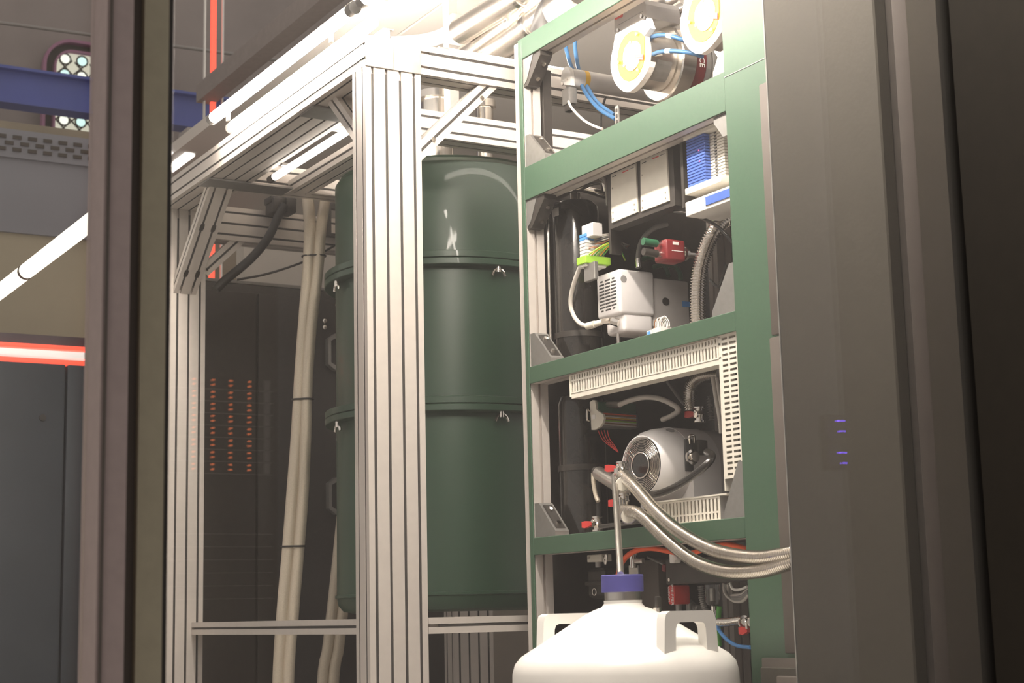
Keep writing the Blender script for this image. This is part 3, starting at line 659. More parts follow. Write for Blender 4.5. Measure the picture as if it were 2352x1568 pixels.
MB().rbox(p0+V((-0.004, -0.020, -0.075)), p0+V((0.022, 0.016, -0.030)), 0.003).build('connector', 'galv', t)
MB().rbox(p0+V((-0.002, -0.016, -0.094)), p0+V((0.018, 0.010, -0.075)), 0.003).build('plug', 'black', t)
hose('signal_cable', PX_(q8, [(468,865,2.225),(500,930,2.23),(600,1030,2.24),(700,1085,2.24),(760,1105,2.24)]), 0.0035, 'cable', 'thin pale cable looping down from the white capped cylinder', 'cable')
hose('blue_hose', PX_(q8, [(438,350,2.27),(455,440,2.27),(490,560,2.27),(560,690,2.27),(640,830,2.27),(740,940,2.27),(870,1020,2.27)]), 0.0055, 'blue', 'blue hose behind the pale cylinder, left one of two', group='blue hoses behind the cylinder')
hose('blue_hose', PX_(q8, [(524,300,2.285),(530,440,2.285),(560,600,2.285),(640,760,2.285),(720,880,2.285),(860,985,2.285)]), 0.0055, 'blue', 'blue hose behind the pale cylinder, right one of two', group='blue hoses behind the cylinder')
hose('black_cable', PX_(q8, [(790,830,2.36),(765,900,2.36),(748,1000,2.36),(745,1110,2.36)]), 0.003, 'rubber', 'thin black cable hanging behind the grey cylinder, top compartment', 'cable')
# perforated strap and dark tray on the second crossbar
t = thing('perforated_strap', onx(*q8(880, 1050), 2.19), 'small grey perforated strap standing on the second crossbar', 'bracket')
a = onx(*q8(866, 915), 2.19); b_ = onx(*q8(900, 1060), 2.19)
MB().box((2.19, b_.y, ZB[1][1]), (2.194, a.y, a.z)).build('strap', 'galv', t, 0)
for k in range(3):
    zc = a.z-0.012-0.014*k; MB().box((2.1885, (a.y+b_.y)/2-0.003, zc-0.004), (2.1902, (a.y+b_.y)/2+0.003, zc+0.004)).build('hole', 'black', t, 0)
ty0 = onx(*q8(860, 1050), 2.15).y
tag(MB().rbox((2.16, RYR+0.11, ZB[1][1]+0.0005), (2.62, ty0, ZB[1][1]+0.020), 0.002).build('base_tray', 'dark'), 'dark metal tray under the turbo pumps on the second crossbar', 'tray')
t = thing('pump_stand', (2.42, 3.16, ZB[1][1]+0.02), 'black stand beneath the left turbo pump', 'stand')
p = onx(*q8(1000, 890), 2.30)
MB().rbox((2.27, p.y-0.03, ZB[1][1]+0.0205), (2.33, p.y+0.035, 1.965), 0.004).build('block', 'black', t)
MB().rbox((2.25, p.y-0.05, ZB[1][1]+0.0205), (2.35, p.y+0.05, ZB[1][1]+0.028), 0.002).build('foot', 'black', t)

# ------------------------------------------------------------------ second compartment
# two-bay controller
Xc = 2.172
fpts = [(1393,399),(1545,330),(1551,471),(1400,527)]
t = thing('controller_unit', onx(1475, 500, Xc)+V((0.1, 0, -0.02)), 'black framed controller unit with two cream front plates', 'controller')
I_ = lambda x, y: (x, y)
body = MB().prism(P(I_, fpts, Xc), (0.034, 0, 0)).build('housing', 'black', t, 0)
for quad, tx in (([(1402.5,400.5),(1460,375),(1463.5,487),(1405,511.5)], 1), ([(1470.6,369),(1530.5,343),(1536,461),(1472,486)], 2)):
    fp = MB().prism(P(I_, quad, Xc-0.004), (0.004, 0, 0)).build('front_plate', 'cream', t, 0)
    A, B, C_, D_ = [V(p) for p in quad] if False else quad
    lerp2 = lambda u, v: (A[0]*(1-u)*(1-v)+B[0]*u*(1-v)+C_[0]*u*v+D_[0]*(1-u)*v, A[1]*(1-u)*(1-v)+B[1]*u*(1-v)+C_[1]*u*v+D_[1]*(1-u)*v)
    def mark(u0, v0, u1, v1, m): MB().prism(P(I_, [lerp2(u0, v0), lerp2(u1, v0), lerp2(u1, v1), lerp2(u0, v1)], Xc-0.0045), (0.0006, 0, 0)).build('print_mark', m, fp, 0)
    mark(0.46, 0.055, 0.70, 0.075, 'redlabel'); mark(0.74, 0.055, 0.92, 0.07, 'galv'); mark(0.06, 0.06, 0.22, 0.075, 'ink')
    for u, v in ((0.06, 0.93), (0.06, 0.80), (0.9, 0.93), (0.9, 0.82), (0.06, 0.3)):
        p = onx(*lerp2(u, v), Xc-0.004); MB().cyl(p, p-XA*0.002, 0.0022, 8).build('screw', 'brushed', fp)
# black hanging rails
for x0, y0, y1, xx, lab in ((1396, 392, 585, 2.195, 'slim black rail left of the cream controller plates'), (1563, 306, 480, 2.150, 'slim black rail between the controller and the terminal stack')):
    a = onx(x0, y0, xx); b_ = onx(x0, y1, xx)
    tag(MB().box((xx, a.y-0.005, b_.z), (xx+0.03, a.y+0.005, ZB[1][0]-0.002)).build('hanging_rail', 'black', smooth=0), lab, 'rail', 'hanging rails')
# terminal stack with blue fronts
Xt = 2.140
tl = onx(1575, 323, Xt); tr_ = onx(1608, 312, Xt); bl_ = onx(1577, 433, Xt)
t = thing('terminal_stack', (Xt+0.05, (tl.y+tr_.y)/2, bl_.z-0.05), 'cream input output module stack with blue terminal fronts', 'terminal block')
n = 16; hz = (tl.z-bl_.z)/n; ya, yb = tl.y, onx(1624, 420, Xt).y
f0 = g0 = None
for k in range(n):
    if k == 0:
        f0 = MB().rbox((Xt, yb+0.004, bl_.z+0.0005), (Xt+0.016, ya, bl_.z+hz-0.0006), 0.001, 1).build('terminal', 'modblue', t)
        g0 = MB().rbox((Xt+0.0165, yb-0.045, bl_.z+0.0005), (Xt+0.07, ya+0.003, bl_.z+hz-0.0006), 0.001, 1).build('module', 'cream', t)
        h0 = MB().box((Xt+0.0155, yb-0.020, bl_.z+hz*0.3), (Xt+0.0168, yb-0.012, bl_.z+hz*0.7)).build('wire_hole', 'ink', t, 0)
    else: share(f0, (0, 0, k*hz), t); share(g0, (0, 0, k*hz), t); share(h0, (0, 0, k*hz), t)
MB().rbox((Xt-0.004, yb-0.055, bl_.z-0.016), (Xt+0.075, ya+0.006, bl_.z-0.0005), 0.002).build('end_block', 'cream', t)
MB().rbox((Xt-0.004, yb-0.055, tl.z+0.0005), (Xt+0.075, ya+0.006, tl.z+0.014), 0.002).build('end_block', 'cream', t)
a = onx(*q9(1252, 290), Xt-0.012); b_ = onx(*q9(1262, 385), Xt-0.012)
MB().rbox((Xt-0.012, RYR+0.016, b_.z), (Xt+0.085, a.y, a.z+0.004), 0.003).build('base_module', 'white', t)
MB().rbox((Xt-0.0145, RYR+0.017, a.z-0.022), (Xt-0.0125, onx(*q9(1405, 300), Xt-0.0145).y, a.z-0.002), 0.0008, 1).build('blue_strip', 'modblue', t)
for (x_, y_) in ((1605, 345), (1607, 370), (1609, 425)):
    p = onx(x_, y_, Xt-0.0005); MB().cyl(p, p-XA*0.001, 0.0014, 8).build('indicator_led', 'tiny_red_led', t)
# spring bolt under the crossbar
t = thing('spring_bolt', onx(*q8(1725, 1165), 2.19), 'small bolt with coil spring under the second crossbar at right', 'bolt')
a = onx(*q8(1722, 1060), 2.19); b_ = onx(*q8(1725, 1165), 2.19)
MB().cyl(b_, V((b_.x, b_.y, ZB[1][0])), 0.0035, 10).build('shank', 'steel', t)
MB().tube([V((b_.x+0.006*math.cos(k*0.9), b_.y+0.006*math.sin(k*0.9), b_.z+0.001+k*0.0009)) for k in range(36)], 0.0012, 6).build('spring', 'steel', t, 60)
# small terminal block with coloured wires
Xs = 2.155
t = thing('wired_terminal', onx(*q9(560, 860), Xs), 'small blue and lime terminal block with yellow green wires on a short rail', 'terminal block')
def bq(name, q, tlp, brp, X, d, m, parent, r=0.0015):
    a = onx(*q(*tlp), X); b_ = onx(*q(*brp), X); return MB().rbox((X, b_.y, b_.z), (X+d, a.y, a.z), r, 1).build(name, m, parent)
bq('din_rail', q9, (490, 745), (575, 850), Xs+0.006, 0.012, 'galv', t)
bq('rail_clamp', q9, (475, 455), (560, 525), Xs+0.004, 0.03, 'pump', t)
za = onx(*q9(480, 515), Xs).z; zb = onx(*q9(480, 690), Xs).z; y0 = onx(*q9(460, 600), Xs).y; y1 = onx(*q9(508, 600), Xs).y
cols = ['lightblue', 'lightblue', 'label', 'pump', 'pump', 'label', 'pump']
for k, c_ in enumerate(cols):
    z1 = za+(zb-za)*k/7; z0 = za+(zb-za)*(k+1)/7
    MB().rbox((Xs, y1, z0+0.0005), (Xs+0.055, y0, z1-0.0003), 0.001, 1).build('terminal', c_, t)
bq('earth_terminal', q9, (437, 695), (508, 728), Xs-0.004, 0.075, 'lime', t)
bq('end_clamp', q9, (450, 730), (508, 752), Xs, 0.062, 'label', t)
def wires(root, n, fx, m, r=0.0019):
    for k in range(n): MB().tube(fx(k), r, 6).build('wire', m if isinstance(m, str) else m[k % len(m)], root, 60)
yf = y1-0.001
wires(t, 6, lambda k: [V((Xs+0.008+k*0.008, yf, zb+0.004)), V((Xs+0.012+k*0.009, yf-0.014, zb+0.010+0.002*k)), V((Xs+0.045+k*0.004, yf-0.020, zb+0.030)), V((Xs+0.075+k*0.002, yf-0.012, za-0.020-k*0.002)), V((Xs+0.095+0.002*k, yf-0.005, za-0.03-0.003*k)), V((Xs+0.115, yf-0.002, za-0.06))], ['lime', 'yellow', 'hgreen'])
wires(t, 6, lambda k: [V((Xs+0.008+k*0.008, yf, za-0.008-0.004*k)), V((Xs+0.03+k*0.006, yf-0.014, za-0.006-0.003*k)), V((Xs+0.07+k*0.003, yf-0.016, za-0.001-0.002*k)), V((Xs+0.10+k*0.003, yf-0.005, za-0.014-0.003*k)), V((Xs+0.13, yf, za-0.02))], ['cable', 'cable', 'grey', 'cable', 'brown', 'black'])
wires(t, 5, lambda k: [V((Xs+0.008+k*0.009, yf, zb+0.020+0.006*k)), V((Xs+0.02+k*0.008, yf-0.010, zb+0.022+0.006*k)), V((Xs+0.056, yf-0.008, zb+0.020+0.007*k)), V((Xs+0.08, yf, zb+0.03))], ['brown', 'grey', 'brown', 'black', 'modblue'])
# tall black gas tank, and the thin steel rod before it
Xk = 2.240
tc = onx(1325, 600, Xk); ktop = onx(1320, 462, Xk).z
t = thing('gas_tank', (Xk, tc.y, ZB[3][1]), 'tall glossy black cylindrical tank with a small white label', 'tank')
kr = 0.063
MB().lathe((Xk, tc.y, 0), (0, 0, 1), [(ZB[2][1]-0.008, kr), (ktop-0.04, kr), (ktop-0.02, kr*0.95), (ktop-0.006, kr*0.75), (ktop, kr*0.3)], 40).build('body', 'blackgloss', t)
MB().lathe((Xk, tc.y, 0), (0, 0, 1), [(ktop-0.001, 0.014), (ktop+0.02, 0.014)], 16).build('neck', 'steel', t)
b = MB(); rr = kr+0.0006; zt_, zb_ = onx(*q9(280, 365), Xk-0.03).z, onx(*q9(280, 425), Xk-0.03).z
for k in range(5):
    a0 = math.radians(165+k*6); a1 = math.radians(171+k*6)
    b.add([(Xk+rr*math.cos(a0), tc.y+rr*math.sin(a0), zb_), (Xk+rr*math.cos(a1), tc.y+rr*math.sin(a1), zb_), (Xk+rr*math.cos(a1), tc.y+rr*math.sin(a1), zt_), (Xk+rr*math.cos(a0), tc.y+rr*math.sin(a0), zt_)], [(0, 1, 2, 3)])
b.build('label', 'label', t)
b2 = MB(); rr = kr+0.001
MB().lathe((Xk, tc.y, 0), (0, 0, 1), [(1.44, kr+0.002), (1.455, kr+0.002)], 40, cap=False).build('strap', 'black', t)
t = thing('gas_tank', (Xk, tc.y, ZB[3][1]), 'black cylindrical tank at the left of the fan pump compartment', 'tank')
MB().lathe((Xk, tc.y, 0), (0, 0, 1), [(ZB[3][1]-0.008, kr), (1.27, kr), (1.29, kr*0.9), (1.30, kr*0.5)], 40).build('body', 'blackgloss', t)
MB().lathe((Xk, tc.y, 0), (0, 0, 1), [(1.10, kr+0.002), (1.115, kr+0.002)], 40, cap=False).build('strap', 'black', t)
a = onx(1257, 470, 2.166); 
t = thing('threaded_rod', (2.166, a.y, ZB[2][1]), 'thin shiny threaded steel rod beside the left upright in the second compartment', 'rod')
MB().cyl((2.166, a.y, ZB[2][1]-0.008), (2.166, a.y, ZB[1][0]-0.001), 0.004, 10).build('rod', 'steel', t)
MB().lathe((2.166, a.y, 0), (0, 0, 1), [(ZB[1][0]-0.03, 0.009), (ZB[1][0]-0.012, 0.009)], 6).build('nut', 'steel', t)
MB().box((2.158, a.y-0.03, ZB[1][0]-0.004), (2.19, a.y+0.02, ZB[1][0]-0.0008)).build('washer_plate', 'galv', t, 0)
# steel pipes over the tank
for pts, r_, lab in (([(290,225,2.24),(400,180,2.25),(480,150,2.26),(560,115,2.27),(640,120,2.28),(655,180,2.29)], 0.012, 'polished steel pipe bending over the black tank'),
                     ([(470,170,2.30),(550,190,2.31),(630,215,2.32),(690,235,2.33)], 0.010, 'short steel pipe stub over the black tank')):
    hose('steel_pipe', PX_(q9, pts), r_, 'chrome', lab, 'pipe')
t = thing('cable_bundle', onx(*q9(650, 180), 2.27), 'three pale cables arching beside the controller above the black tank', 'cable')
for k in range(3): MB().tube(PX_(q9, [(560+k*14, 95-k*12, 2.27), (610+k*8, 100-k*12, 2.27), (650, 130-k*14, 2.27), (662, 180, 2.27), (668, 300, 2.27)]), 0.0032, 12).build('cable', 'cable', t, 60)
# white box-shaped scroll pump
Xp = 2.215
A = onx(*q9(583, 830), Xp); B = onx(*q9(757, 770), Xp); Cb = onx(*q9(757, 1112), Xp)
pz1 = (A.z+B.z)/2; pz0 = Cb.z; ya, yb = A.y, B.y
xr = ony(*q9(1025, 900), yb).x; xr2 = ony(*q9(1290, 1000), yb+0.01).x
t = thing('scroll_pump', ((Xp+xr)/2, (ya+yb)/2, ZB[2][1]), 'pale grey box shaped vacuum pump with slotted front grille', 'vacuum pump')
MB().rbox((Xp, yb, pz0), (xr, ya, pz1), 0.008, 3).build('shell', 'pump_white', t)
zl = onx(*q9(660, 1285), Xp+0.012).z
MB().rbox((Xp+0.012, yb+0.004, zl), (xr-0.004, ya-0.020, pz0+0.004), 0.010, 3).build('lower_shell', 'pump_white', t)
MB().rbox((xr-0.002, yb+0.012, zl+0.02), (xr2, ya-0.004, pz1-0.012), 0.006, 2).build('motor_housing', 'pump', t)
s0 = None
for c_ in range(3):
    for r_ in range(10):
        if c_ == 0 and r_ > 9: continue
        yc = ya-0.012-(ya-yb-0.026)*(c_+0.5)/3; zc = pz1-0.016-(pz1-pz0-0.030)*(r_+0.5)/10
        w = (ya-yb)*0.115
        if r_ in (0, 9) and c_ != 1: w *= 0.5
        if r_ in (0, 9) or s0 is None or c_ < 0:
            o_ = MB().rbox((Xp-0.0008, yc-w, zc-0.0026), (Xp+0.003, yc+w, zc+0.0026), 0.0025, 2).build('grille_slot', 'ink', t)
            if r_ not in (0, 9) and s0 is None: s0 = o_; sc0 = V((0, yc, zc))
        else: share(s0, V((0, yc, zc))-sc0, t)
p = ony(*q9(793, 850), yb-0.0006); MB().lathe(p, YA, [(0, 0.009), (0.002, 0.009)], 20).build('recess', 'grey', t)
p = ony(*q9(1108, 1020), yb+0.0115); MB().lathe(p, YA, [(-0.003, 0.009), (0.002, 0.011)], 16).build('knob', 'black', t)
p = ony(*q9(1262, 1040), yb+0.0112); MB().box(p-V((0.012, 0, 0.007)), p+V((0.012, 0.001, 0.007))).build('tape', 'lightblue', t, 0)
for xx in (Xp+0.02, xr-0.02):
    MB().cyl((xx, (ya+yb)/2-0.01, ZB[2][1]), (xx, (ya+yb)/2-0.01, zl+0.004), 0.005, 12).build('foot', 'brushed', t)
MB().cyl((xr2-0.03, (ya+yb)/2, ZB[2][1]-0.008), (xr2-0.03, (ya+yb)/2, zl+0.022), 0.008, 12).build('foot', 'brushed', t)
# pale cable with steel couplings from terminal to pump
c = PX_(q9, [(470,748,2.165),(430,850,2.168),(400,960,2.175),(395,1050,2.18),(420,1130,2.185),(465,1185,2.19),(520,1205,2.195)])
t = thing('coupled_cable', c[-1]-V((0, 0, 0.01)), 'white cable curving down from the terminal block to the pump inlet', 'cable')
MB().tube(c, 0.0055, 12).build('cable', 'cable', t, 60)
k = PX_(q9, [(515,1207,2.195),(580,1188,2.20),(640,1172,2.205),(700,1165,2.21),(760,1182,2.222)])
for i, (r_, nm) in enumerate(((0.009, 'coupling'), (0.0075, 'coupling'), (0.009, 'union_nut'), (0.0105, 'union_nut'))):
    MB().cyl(k[i].lerp(k[i+1], 0.05), k[i].lerp(k[i+1], 0.95), r_, 8 if 'nut' in nm else 16).build(nm, 'cream' if i < 2 else 'chrome', t, 30)
# hose from pump top
c = PX_(q9, [(905,765,2.27),(900,700,2.27),(915,600,2.28),(960,520,2.29),(1030,465,2.31),(1120,440,2.34)])
t = thing('pump_hose', c[0], 'grey hose with steel ferrule rising from the top of the slotted pump', 'hose')
MB().tube(c, 0.0065, 12).build('tube', 'grey', t, 60); MB().cyl(c[0], c[1], 0.008, 12).build('ferrule', 'steel', t); 
# grey pillar at the rear
a = onx(*q9(815, 440), 2.55); b_ = onx(*q9(955, 440), 2.55)
tag(MB().rbox((2.55, b_.y, ZB[3][1]-0.008), (2.60, a.y, 1.80), 0.003).build('rear_pillar', 'dark'), 'dark grey square pillar behind the pumps in the rack', 'pillar')
# red gauge with dark connectors
yg = 2.98
a = ony(*q9(1108, 545), yg); b_ = ony(*q9(1262, 720), yg)
t = thing('pressure_gauge', ((a.x+b_.x)/2, yg, b_.z), 'red pressure gauge with white sticker above the green hoses', 'gauge')
MB().rbox((a.x, yg, b_.z), (b_.x, yg+0.05, a.z), 0.006, 3).build('housing', 'darkred', t)
zc = (a.z*0.8+b_.z*0.2); xm = (a.x+b_.x)/2
MB().box((xm-0.009, yg-0.0008, zc-0.003), (xm+0.008, yg+0.0004, zc+0.004)).build('sticker', 'label', t, 0)
MB().box((xm-0.012, yg-0.0008, zc-0.018), (xm+0.020, yg+0.0004, zc-0.0165)).build('print_mark', 'whiteink', t, 0)
for dz, m_ in ((-0.010, 'dgreenhose'), (-0.034, 'black')):
    MB().cyl((a.x-0.012, yg+0.02, a.z+dz), (a.x, yg+0.02, a.z+dz), 0.007, 14).build('ferrule', 'steel', t)
    MB().cyl((a.x-0.05, yg+0.02, a.z+dz+0.002), (a.x-0.012, yg+0.02, a.z+dz), 0.009, 14).build('connector', m_, t)
MB().lathe((b_.x, yg+0.025, (a.z+b_.z)/2), XA, [(0, 0.008), (0.012, 0.008), (0.013, 0.016), (0.02, 0.016), (0.021, 0.009), (0.05, 0.009)], 20).build('flange', 'steel', t)
for k, pts in enumerate(([(940,700,2.50),(1000,690,2.50),(1060,715,2.50),(1110,770,2.50),(1130,830,2.50)], [(1020,760,2.50),(1100,745,2.50),(1180,760,2.50),(1215,810,2.50),(1220,860,2.50)])):
    hose('green_hose', PX_(q9, pts), 0.0065, 'dgreenhose', ('dark green hose loop behind the slotted pump, left one', 'dark green hose loop behind the slotted pump, right one')[k], group='dark green hose loops')
# corrugated hose
hose('corrugated_hose', PX_(q9, [(1600,385,2.30),(1530,425,2.27),(1455,520,2.245),(1395,660,2.235),(1358,820,2.23),(1348,1000,2.23),(1350,1185,2.23)]), 0.0165, 'steel', 'thick corrugated steel hose curving down right of the slotted pump', corr=(0.0062, 0.0036), seg=20)
hose('black_hose', PX_(q9, [(1175,345,2.19),(1250,352,2.185),(1350,385,2.18),(1470,440,2.18),(1550,505,2.19),(1610,580,2.20)]), 0.0042, 'blackgloss', 'thin glossy black tube arching under the terminal stack')
hose('black_hose', PX_(q9, [(1560,740,2.27),(1530,850,2.27),(1500,910,2.27),(1440,860,2.28)]), 0.0035, 'rubber', 'thin black tube right of the corrugated hose in the second compartment')
# small white-wired terminal on the third crossbar
a = onx(*q9(985, 1255), 2.17)
t = thing('rail_terminal', (2.185, a.y, ZB[2][1]), 'small grey and blue terminal with white wire loops on the third crossbar', 'terminal block')
zr = ZB[2][1]
yl = onx(*q9(890, 1270), 2.17).y; yr = onx(*q9(1190, 1200), 2.17).y
MB().rbox((2.16, yr, zr+0.0005), (2.185, yl, zr+0.008), 0.001, 1).build('din_rail', 'cream', t)
ym = onx(*q9(1010, 1200), 2.17).y
MB().rbox((2.158, ym-0.012, zr+0.0085), (2.19, ym+0.010, zr+0.026), 0.0015).build('terminal', 'pump', t)
MB().rbox((2.156, ym-0.008, zr+0.011), (2.1575, ym+0.004, zr+0.023), 0.0005, 1).build('blue_tag', 'lightblue', t)
MB().rbox((2.158, ym-0.048, zr+0.0085), (2.19, ym-0.013, zr+0.028), 0.0015).build('relay', 'pump', t)
for k in range(6):
    y_ = ym-0.004-k*0.006
    MB().tube([V((2.172, y_, zr+0.026)), V((2.170, y_-0.004, zr+0.044+0.002*(k % 3))), V((2.172, y_-0.014, zr+0.052)), V((2.176, y_-0.022, zr+0.040)), V((2.178, y_-0.022, zr+0.028))], 0.0013, 6).build('wire', 'brown' if k == 0 else 'label', t, 60)

# ------------------------------------------------------------------ third compartment: slotted ducts
def comb(b, y0, y1, z0, z1, x, th, n, rails):
    # vertical bars between horizontal rails (fractions of the height)
    for f0, f1 in rails: b.box((x, y0, z0+(z1-z0)*f0), (x+th, y1, z0+(z1-z0)*f1))
    w = (y1-y0)/n
    for k in range(n+1): b.box((x+0.0002, y0+w*k-w*0.27, z0), (x+th-0.0002, y0+w*k+w*0.27, z1))
zt = ZB[2][0]-0.0015
ydl = onx(*q10(347, 400), 2.110).y; ydr = onx(*q10(1425, 150), 2.110).y
zb_ = onx(*q10(350, 515), 2.110).z
t = thing('cable_duct', (2.15, (ydl+ydr)/2, zb_-0.02), 'long cream slotted cable duct under the third crossbar', 'cable duct')
b = MB(); comb(b, ydr, ydl, zb_, zt, 2.110, 0.002, 52, ((0, 0.07), (0.62, 0.72), (0.95, 1.0)))
tag(b.build('slotted_face', 'cream', t, 0), kind='stuff')
MB().box((2.111, ydr, zb_-0.012), (2.150, ydl, zb_-0.0005)).build('cover', 'cream', t, 0)
MB().box((2.148, ydr, zb_), (2.151, ydl, zt)).build('back_wall', 'cream', t, 0)
MB().box((2.108, ydl+0.0005, zb_-0.008), (2.151, ydl+0.003, zt)).build('end_piece', 'cream', t, 0)
# vertical duct
yvl = onx(*q10(1440, 500), 2.115).y; yvr = RYR+0.002
zv1 = ZB[2][0]-0.0015; zv0 = onx(*q10(1500, 1112), 2.112).z
t = thing('cable_duct', (2.13, (yvl+yvr)/2, zv0), 'upright cream slotted cable duct beside the green upright', 'cable duct')
b = MB(); n = 26; hzv = (zv1-zv0)/n
for f0, f1 in ((0.0, 0.16), (0.82, 0.90)): b.box((2.110, yvl+(yvr-yvl)*f0, zv0), (2.112, yvl+(yvr-yvl)*f1, zv1))
for k in range(n+1): b.box((2.1102, yvr, zv0+hzv*k-hzv*0.28), (2.1118, yvl, zv0+hzv*k+hzv*0.28))
b.box((2.1101, yvl+(yvr-yvl)*0.42, zv0), (2.1119, yvl+(yvr-yvl)*0.50, zv1))
tag(b.build('slotted_face', 'cream', t, 0), kind='stuff')
MB().box((2.1125, yvl+0.0005, zv0-0.028), (2.16, yvl+0.004, zb_-0.013)).build('side_wall', 'cream', t, 0)
MB().box((2.150, yvr, zv0), (2.152, yvl-0.001, zv1)).build('back_wall', 'black', t, 0)
# lower duct
zlt = onx(*q10(1410, 1250), 2.13).z; zl0 = ZB[3][1]+0.0015; yll = onx(*q10(905, 1400), 2.13).y; ylr = onx(*q10(1413, 1300), 2.13).y
t = thing('cable_duct', (2.15, (yll+ylr)/2, zl0), 'short cream slotted cable duct on the fourth crossbar below the fan pump', 'cable duct')
b = MB(); comb(b, ylr, yll, zl0, zlt, 2.13, 0.002, 20, ((0, 0.06), (0.30, 0.38), (0.92, 1.0)))
tag(b.build('slotted_face', 'cream', t, 0), kind='stuff')
MB().box((2.128, ylr-0.03, zlt+0.0005), (2.175, yll, zlt+0.004)).build('cover', 'cream', t, 0)
MB().box((2.173, ylr, zl0), (2.175, yll, zlt)).build('back_wall', 'cream', t, 0)
MB().box((2.1325, ylr-0.001, zl0), (2.1725, ylr+0.001, zlt)).build('end_piece', 'grey', t, 0)

# fan-nosed scroll pump
Xf = 2.155
fc = onx(*q10(855, 1030), Xf)
fr_ = abs(onx(*q10(855, 812), Xf).z-onx(*q10(855, 1222), Xf).z)/2
t = thing('scroll_pump', (Xf+0.15, fc.y, ZB[3][1]), 'white rounded vacuum pump with round fan grille on the fourth crossbar', 'vacuum pump')
k_ = fr_
cowl = MB().lathe(fc, XA, [(0.006, k_*0.96), (0.0, k_*1.0), (-0.001, k_*1.03), (0.004, k_*1.10), (0.018, k_*1.22), (0.040, k_*1.32), (0.070, k_*1.38), (0.110, k_*1.40)], 64, cap=False).build('cowl', 'pump_white', t, 50)
MB().lathe(fc, XA, [(0.012, 0.001), (0.012, k_*0.97)], 48, cap=False).build('fan_well', 'ink', t)
for i in range(9):
    r_ = k_*(0.52+0.055*i)
    MB().tube([fc+V((-0.002, r_*math.cos(a), r_*math.sin(a))) for a in [j*math.pi/12 for j in range(24)]], 0.0007, 6, closed=True, step=0.004).build('grille_ring', 'steel', t, 60)
for a in (40, 130, 220, 310):
    a = math.radians(a); d = V((0, math.cos(a), math.sin(a))); e_ = V((0, -math.sin(a), math.cos(a)))*0.004
    for s in (-1, 1): MB().cyl(fc+d*k_*0.45+e_*s+V((-0.001, 0, 0)), fc+d*k_*1.0+e_*s+V((-0.001, 0, 0)), 0.001, 6).build('grille_spoke', 'steel', t, 60)
MB().lathe(fc, XA, [(-0.004, 0.001), (-0.004, k_*0.40), (0.0, k_*0.44), (0.010, k_*0.44)], 40).build('hub_cap', 'blackgloss', t)
MB().tube([fc+V((-0.004, k_*0.45*math.cos(a), k_*0.45*math.sin(a))) for a in [j*math.pi/12 for j in range(24)]], 0.0018, 8, closed=True, step=0.004).build('hub_ring', 'chrome', t, 60)
R2 = k_*1.40
sec = []
for j in range(17):
    a = math.radians(180-j*180/16); sec.append((math.cos(a)*R2, math.sin(a)*R2))
sec += [(R2, -R2*1.02), (-R2, -R2*1.02)]
MB().prism([fc+V((0.075, y_, z_)) for y_, z_ in sec], (0.09, 0, 0)).build('saddle', 'pump_white', t, 40)
sec2 = [(y_*0.97, z_*0.985) for y_, z_ in sec]
MB().prism([fc+V((0.166, y_, z_)) for y_, z_ in sec2], (0.16, 0, 0)).build('motor_housing', 'pump', t, 40)
zf = fc.z-R2*1.02
for xx in (0.10, 0.29):
    for s in (-1, 1): MB().cyl((Xf+xx, fc.y+s*R2*0.7, ZB[3][1]-0.008), (Xf+xx, fc.y+s*R2*0.7, zf+0.001), 0.012, 12).build('foot', 'black', t)
p = onx(*q10(948, 768), Xf+0.06); MB().lathe(fc+V((0.058, -R2*0.42, R2*0.86)), V((-0.25, -0.42, 0.87)), [(-0.003, 0.011), (0.002, 0.010)], 20).build('recess', 'grey', t)
yside = fc.y-R2
p = ony(*q10(1185, 930), yside)
MB().rbox(p+V((-0.012, -0.002, -0.045)), p+V((0.012, 0.004, 0.03)), 0.002).build('port_recess', 'ink', t)
MB().lathe(p+V((0.004, -0.002, -0.012)), -YA, [(0, 0.018), (0.006, 0.018), (0.007, 0.012), (0.016, 0.012)], 20).build('port_flange', 'chrome', t)
MB().tube([p+V((0, -0.004, 0.02)), p+V((-0.006, -0.010, 0.034)), p+V((0.006, -0.012, 0.036)), p+V((0.012, -0.006, 0.022))], 0.0035, 8).build('clamp_arm', 'chrome', t, 60)
MB().rbox(p+V((0.016, -0.016, -0.006)), p+V((0.046, 0.004, 0.028)), 0.003).build('valve_block', 'black', t)
t.rotation_euler.z = math.radians(7); t.location.y += 0.15*math.sin(math.radians(7))
# black hose from that port
hose('black_hose', PX_(q10, [(1330,935,2.17),(1365,960,2.155),(1340,1010,2.135),(1250,1085,2.118),(1130,1170,2.112),(1020,1222,2.112),(930,1240,2.115),(850,1225,2.12)]), 0.0085, 'blackgloss', 'thick glossy black hose looping under the fan pump', seg=16)
